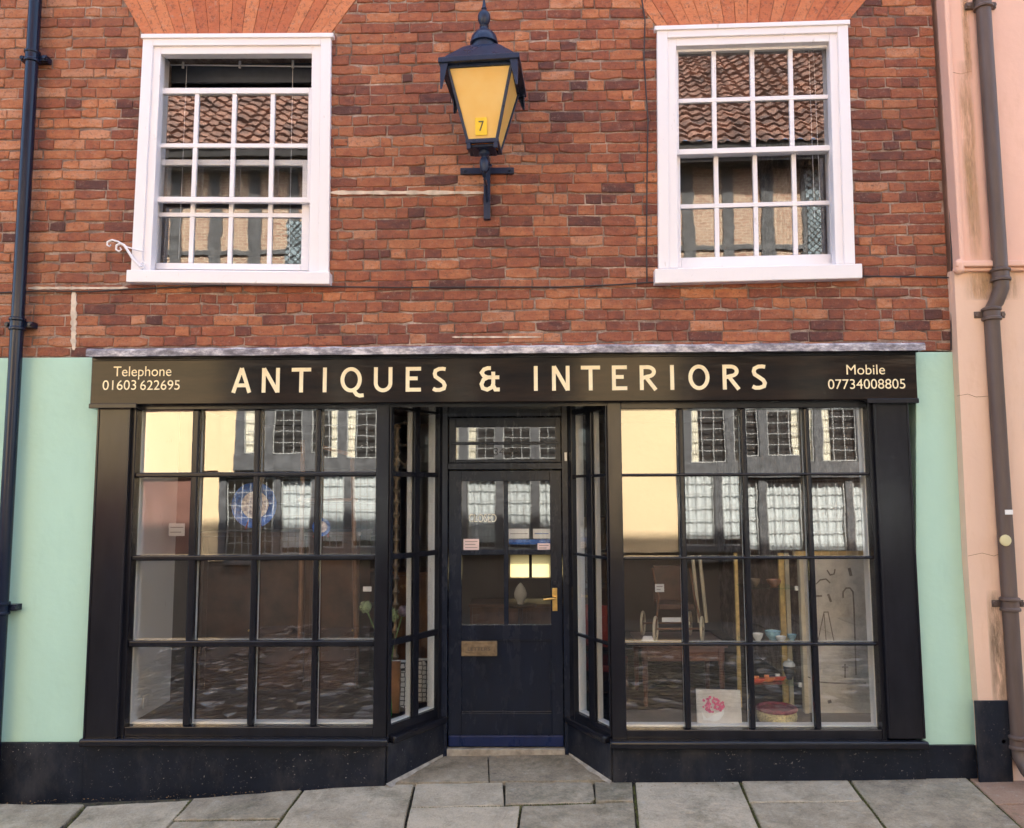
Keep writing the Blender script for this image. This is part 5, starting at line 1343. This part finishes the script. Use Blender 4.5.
# second-floor studs with brick nogging
x = -8.6
while x < 8.8:
    m.box(x, x + .20, OY - .06, OY + .03, 5.15, 7.3); x += .66
m.box(-9, 9, OY - .06, OY + .032, 5.9, 5.99)
m.build('timber_frame', 'timber_grey', oh, .006)
pl_.box(-9, 9, OY - .06, OY + .0, 5.15, 7.3); pl_.build('brick_nogging', 'nogging', oh)
for a, b, c_, d_ in ((283, 313, 216, 268), (812, 834, 170, 262)):
    xa, xb, za, zb2 = OX(a, 240), OX(b, 240), OZ(d_), OZ(c_); lw = MB(); lw.box(xa, xb, OY + .035, OY + .05, za, zb2)
    w_ = lw.build('lattice_window', 'lattice_glass', oh); k = MB(); st = .11; n = int((xb - xa + zb2 - za) / st) + 1
    for i in range(1, n):
        for sg_ in (0, 1):
            t0_ = i * st; p0 = (min(t0_, xb - xa), max(0, t0_ - (xb - xa))); p1 = (max(0, t0_ - (zb2 - za)), min(t0_, zb2 - za))
            pa = [((xb - u) if sg_ else (xa + u), OY + .052 + .002 * sg_, za + v_) for u, v_ in (p0, p1)]
            if (Vector(pa[0]) - Vector(pa[1])).length > .03: k.tube(pa, .007, 4)
    k.build('lead_lattice', 'timber_black', w_)
pp = MB(); pp.box(-9, 9, OY - .06, OY - .002, z1t, 5.0); pp.build('plaster_band', 'plaster', oh)
win = cm.build('leaded_windows', 'lead_came', oh); gl.build('glass', 'far_glass', win); cw.build('curtains', 'curtain_white', win); cc_.build('side_curtains', 'curtain_cream', win)
# pantiled roof
m = MB(); ny, nxr = 21, 0; zR, yR = 7.50, OY + .45; pitch = R(44)
cols = int(18 / .055); 
vs = []; 
for j in range(ny * 2 + 2):
    row = j // 2; step = j % 2
    s_ = (row + step) * .27; lift = .045 * (1 - step)
    for i in range(cols + 1):
        xx = -9 + i * .055; prof_ = .026 * math.sin(2 * math.pi * xx / .23) + .010 * math.sin(4 * math.pi * xx / .23)
        h_ = lift + prof_ + .006 * math.sin(xx * 3.3 + row * 5.1)
        vs.append((xx, yR - s_ * math.cos(pitch) + h_ * math.sin(pitch), zR + s_ * math.sin(pitch) + h_ * math.cos(pitch)))
nn = cols + 1
m.add(vs, [(j * nn + i, j * nn + i + 1, (j + 1) * nn + i + 1, (j + 1) * nn + i) for j in range(ny * 2 + 1) for i in range(cols)])
m.build('roof', 'pantile', oh, smooth=False)
m = MB(); m.box(-9, 9, OY - .06, OY + .42, 7.40, 7.47); m.box(-9, 9, OY + .38, OY + .44, 7.38, 7.56); m.build('eaves', 'timber_black', oh)
m = MB(); m.box(-9, 9, OY - 8, OY - .3, -1, 7.3); m.build('rear_wall', 'plaster', oh)

# ================================================================== LIGHT
EL, AZ = R(50), R(12)
w = bpy.data.worlds.new('World'); sc.world = w; w.use_nodes = True; nt = w.node_tree; nt.nodes.clear()
sky = nt.nodes.new('ShaderNodeTexSky'); sky.sky_type = 'NISHITA'; sky.sun_disc = False; sky.sun_elevation = EL; sky.sun_rotation = AZ; sky.air_density = 1; sky.dust_density = 4; sky.ozone_density = .6
bg = nt.nodes.new('ShaderNodeBackground'); bg.inputs[1].default_value = .15; out = nt.nodes.new('ShaderNodeOutputWorld')
nt.links.new(sky.outputs[0], bg.inputs[0]); nt.links.new(bg.outputs[0], out.inputs[0])
sd = bpy.data.lights.new('sun', 'SUN'); sd.energy = 5; sd.angle = R(.53); sd.color = (1, .94, .84); so = bpy.data.objects.new('sun', sd); C.objects.link(so)
tosun = Vector((math.sin(AZ) * math.cos(EL), math.cos(AZ) * math.cos(EL), math.sin(EL)))
so.rotation_euler = tosun.to_track_quat('Z', 'Y').to_euler(); so.location = (0, 0, 15)

vs_ = sc.view_settings; vs_.view_transform = 'Standard'; vs_.look = 'None'; vs_.gamma = 1; vs_.use_curve_mapping = False; vs_.exposure = 2.6
sc.display_settings.display_device = 'sRGB'
cy = sc.cycles; cy.use_denoising = True
try: cy.denoiser = 'OPENIMAGEDENOISE'; cy.denoising_input_passes = 'RGB_ALBEDO_NORMAL'
except Exception: pass
cy.max_bounces = 8; cy.diffuse_bounces = 4; cy.glossy_bounces = 4; cy.transparent_max_bounces = 16; cy.transmission_bounces = 4
cy.sample_clamp_indirect = 8; cy.caustics_reflective = False; cy.caustics_refractive = False; cy.blur_glossy = .3
for o in bpy.data.objects:
    if '_w' in o.keys(): del o['_w']
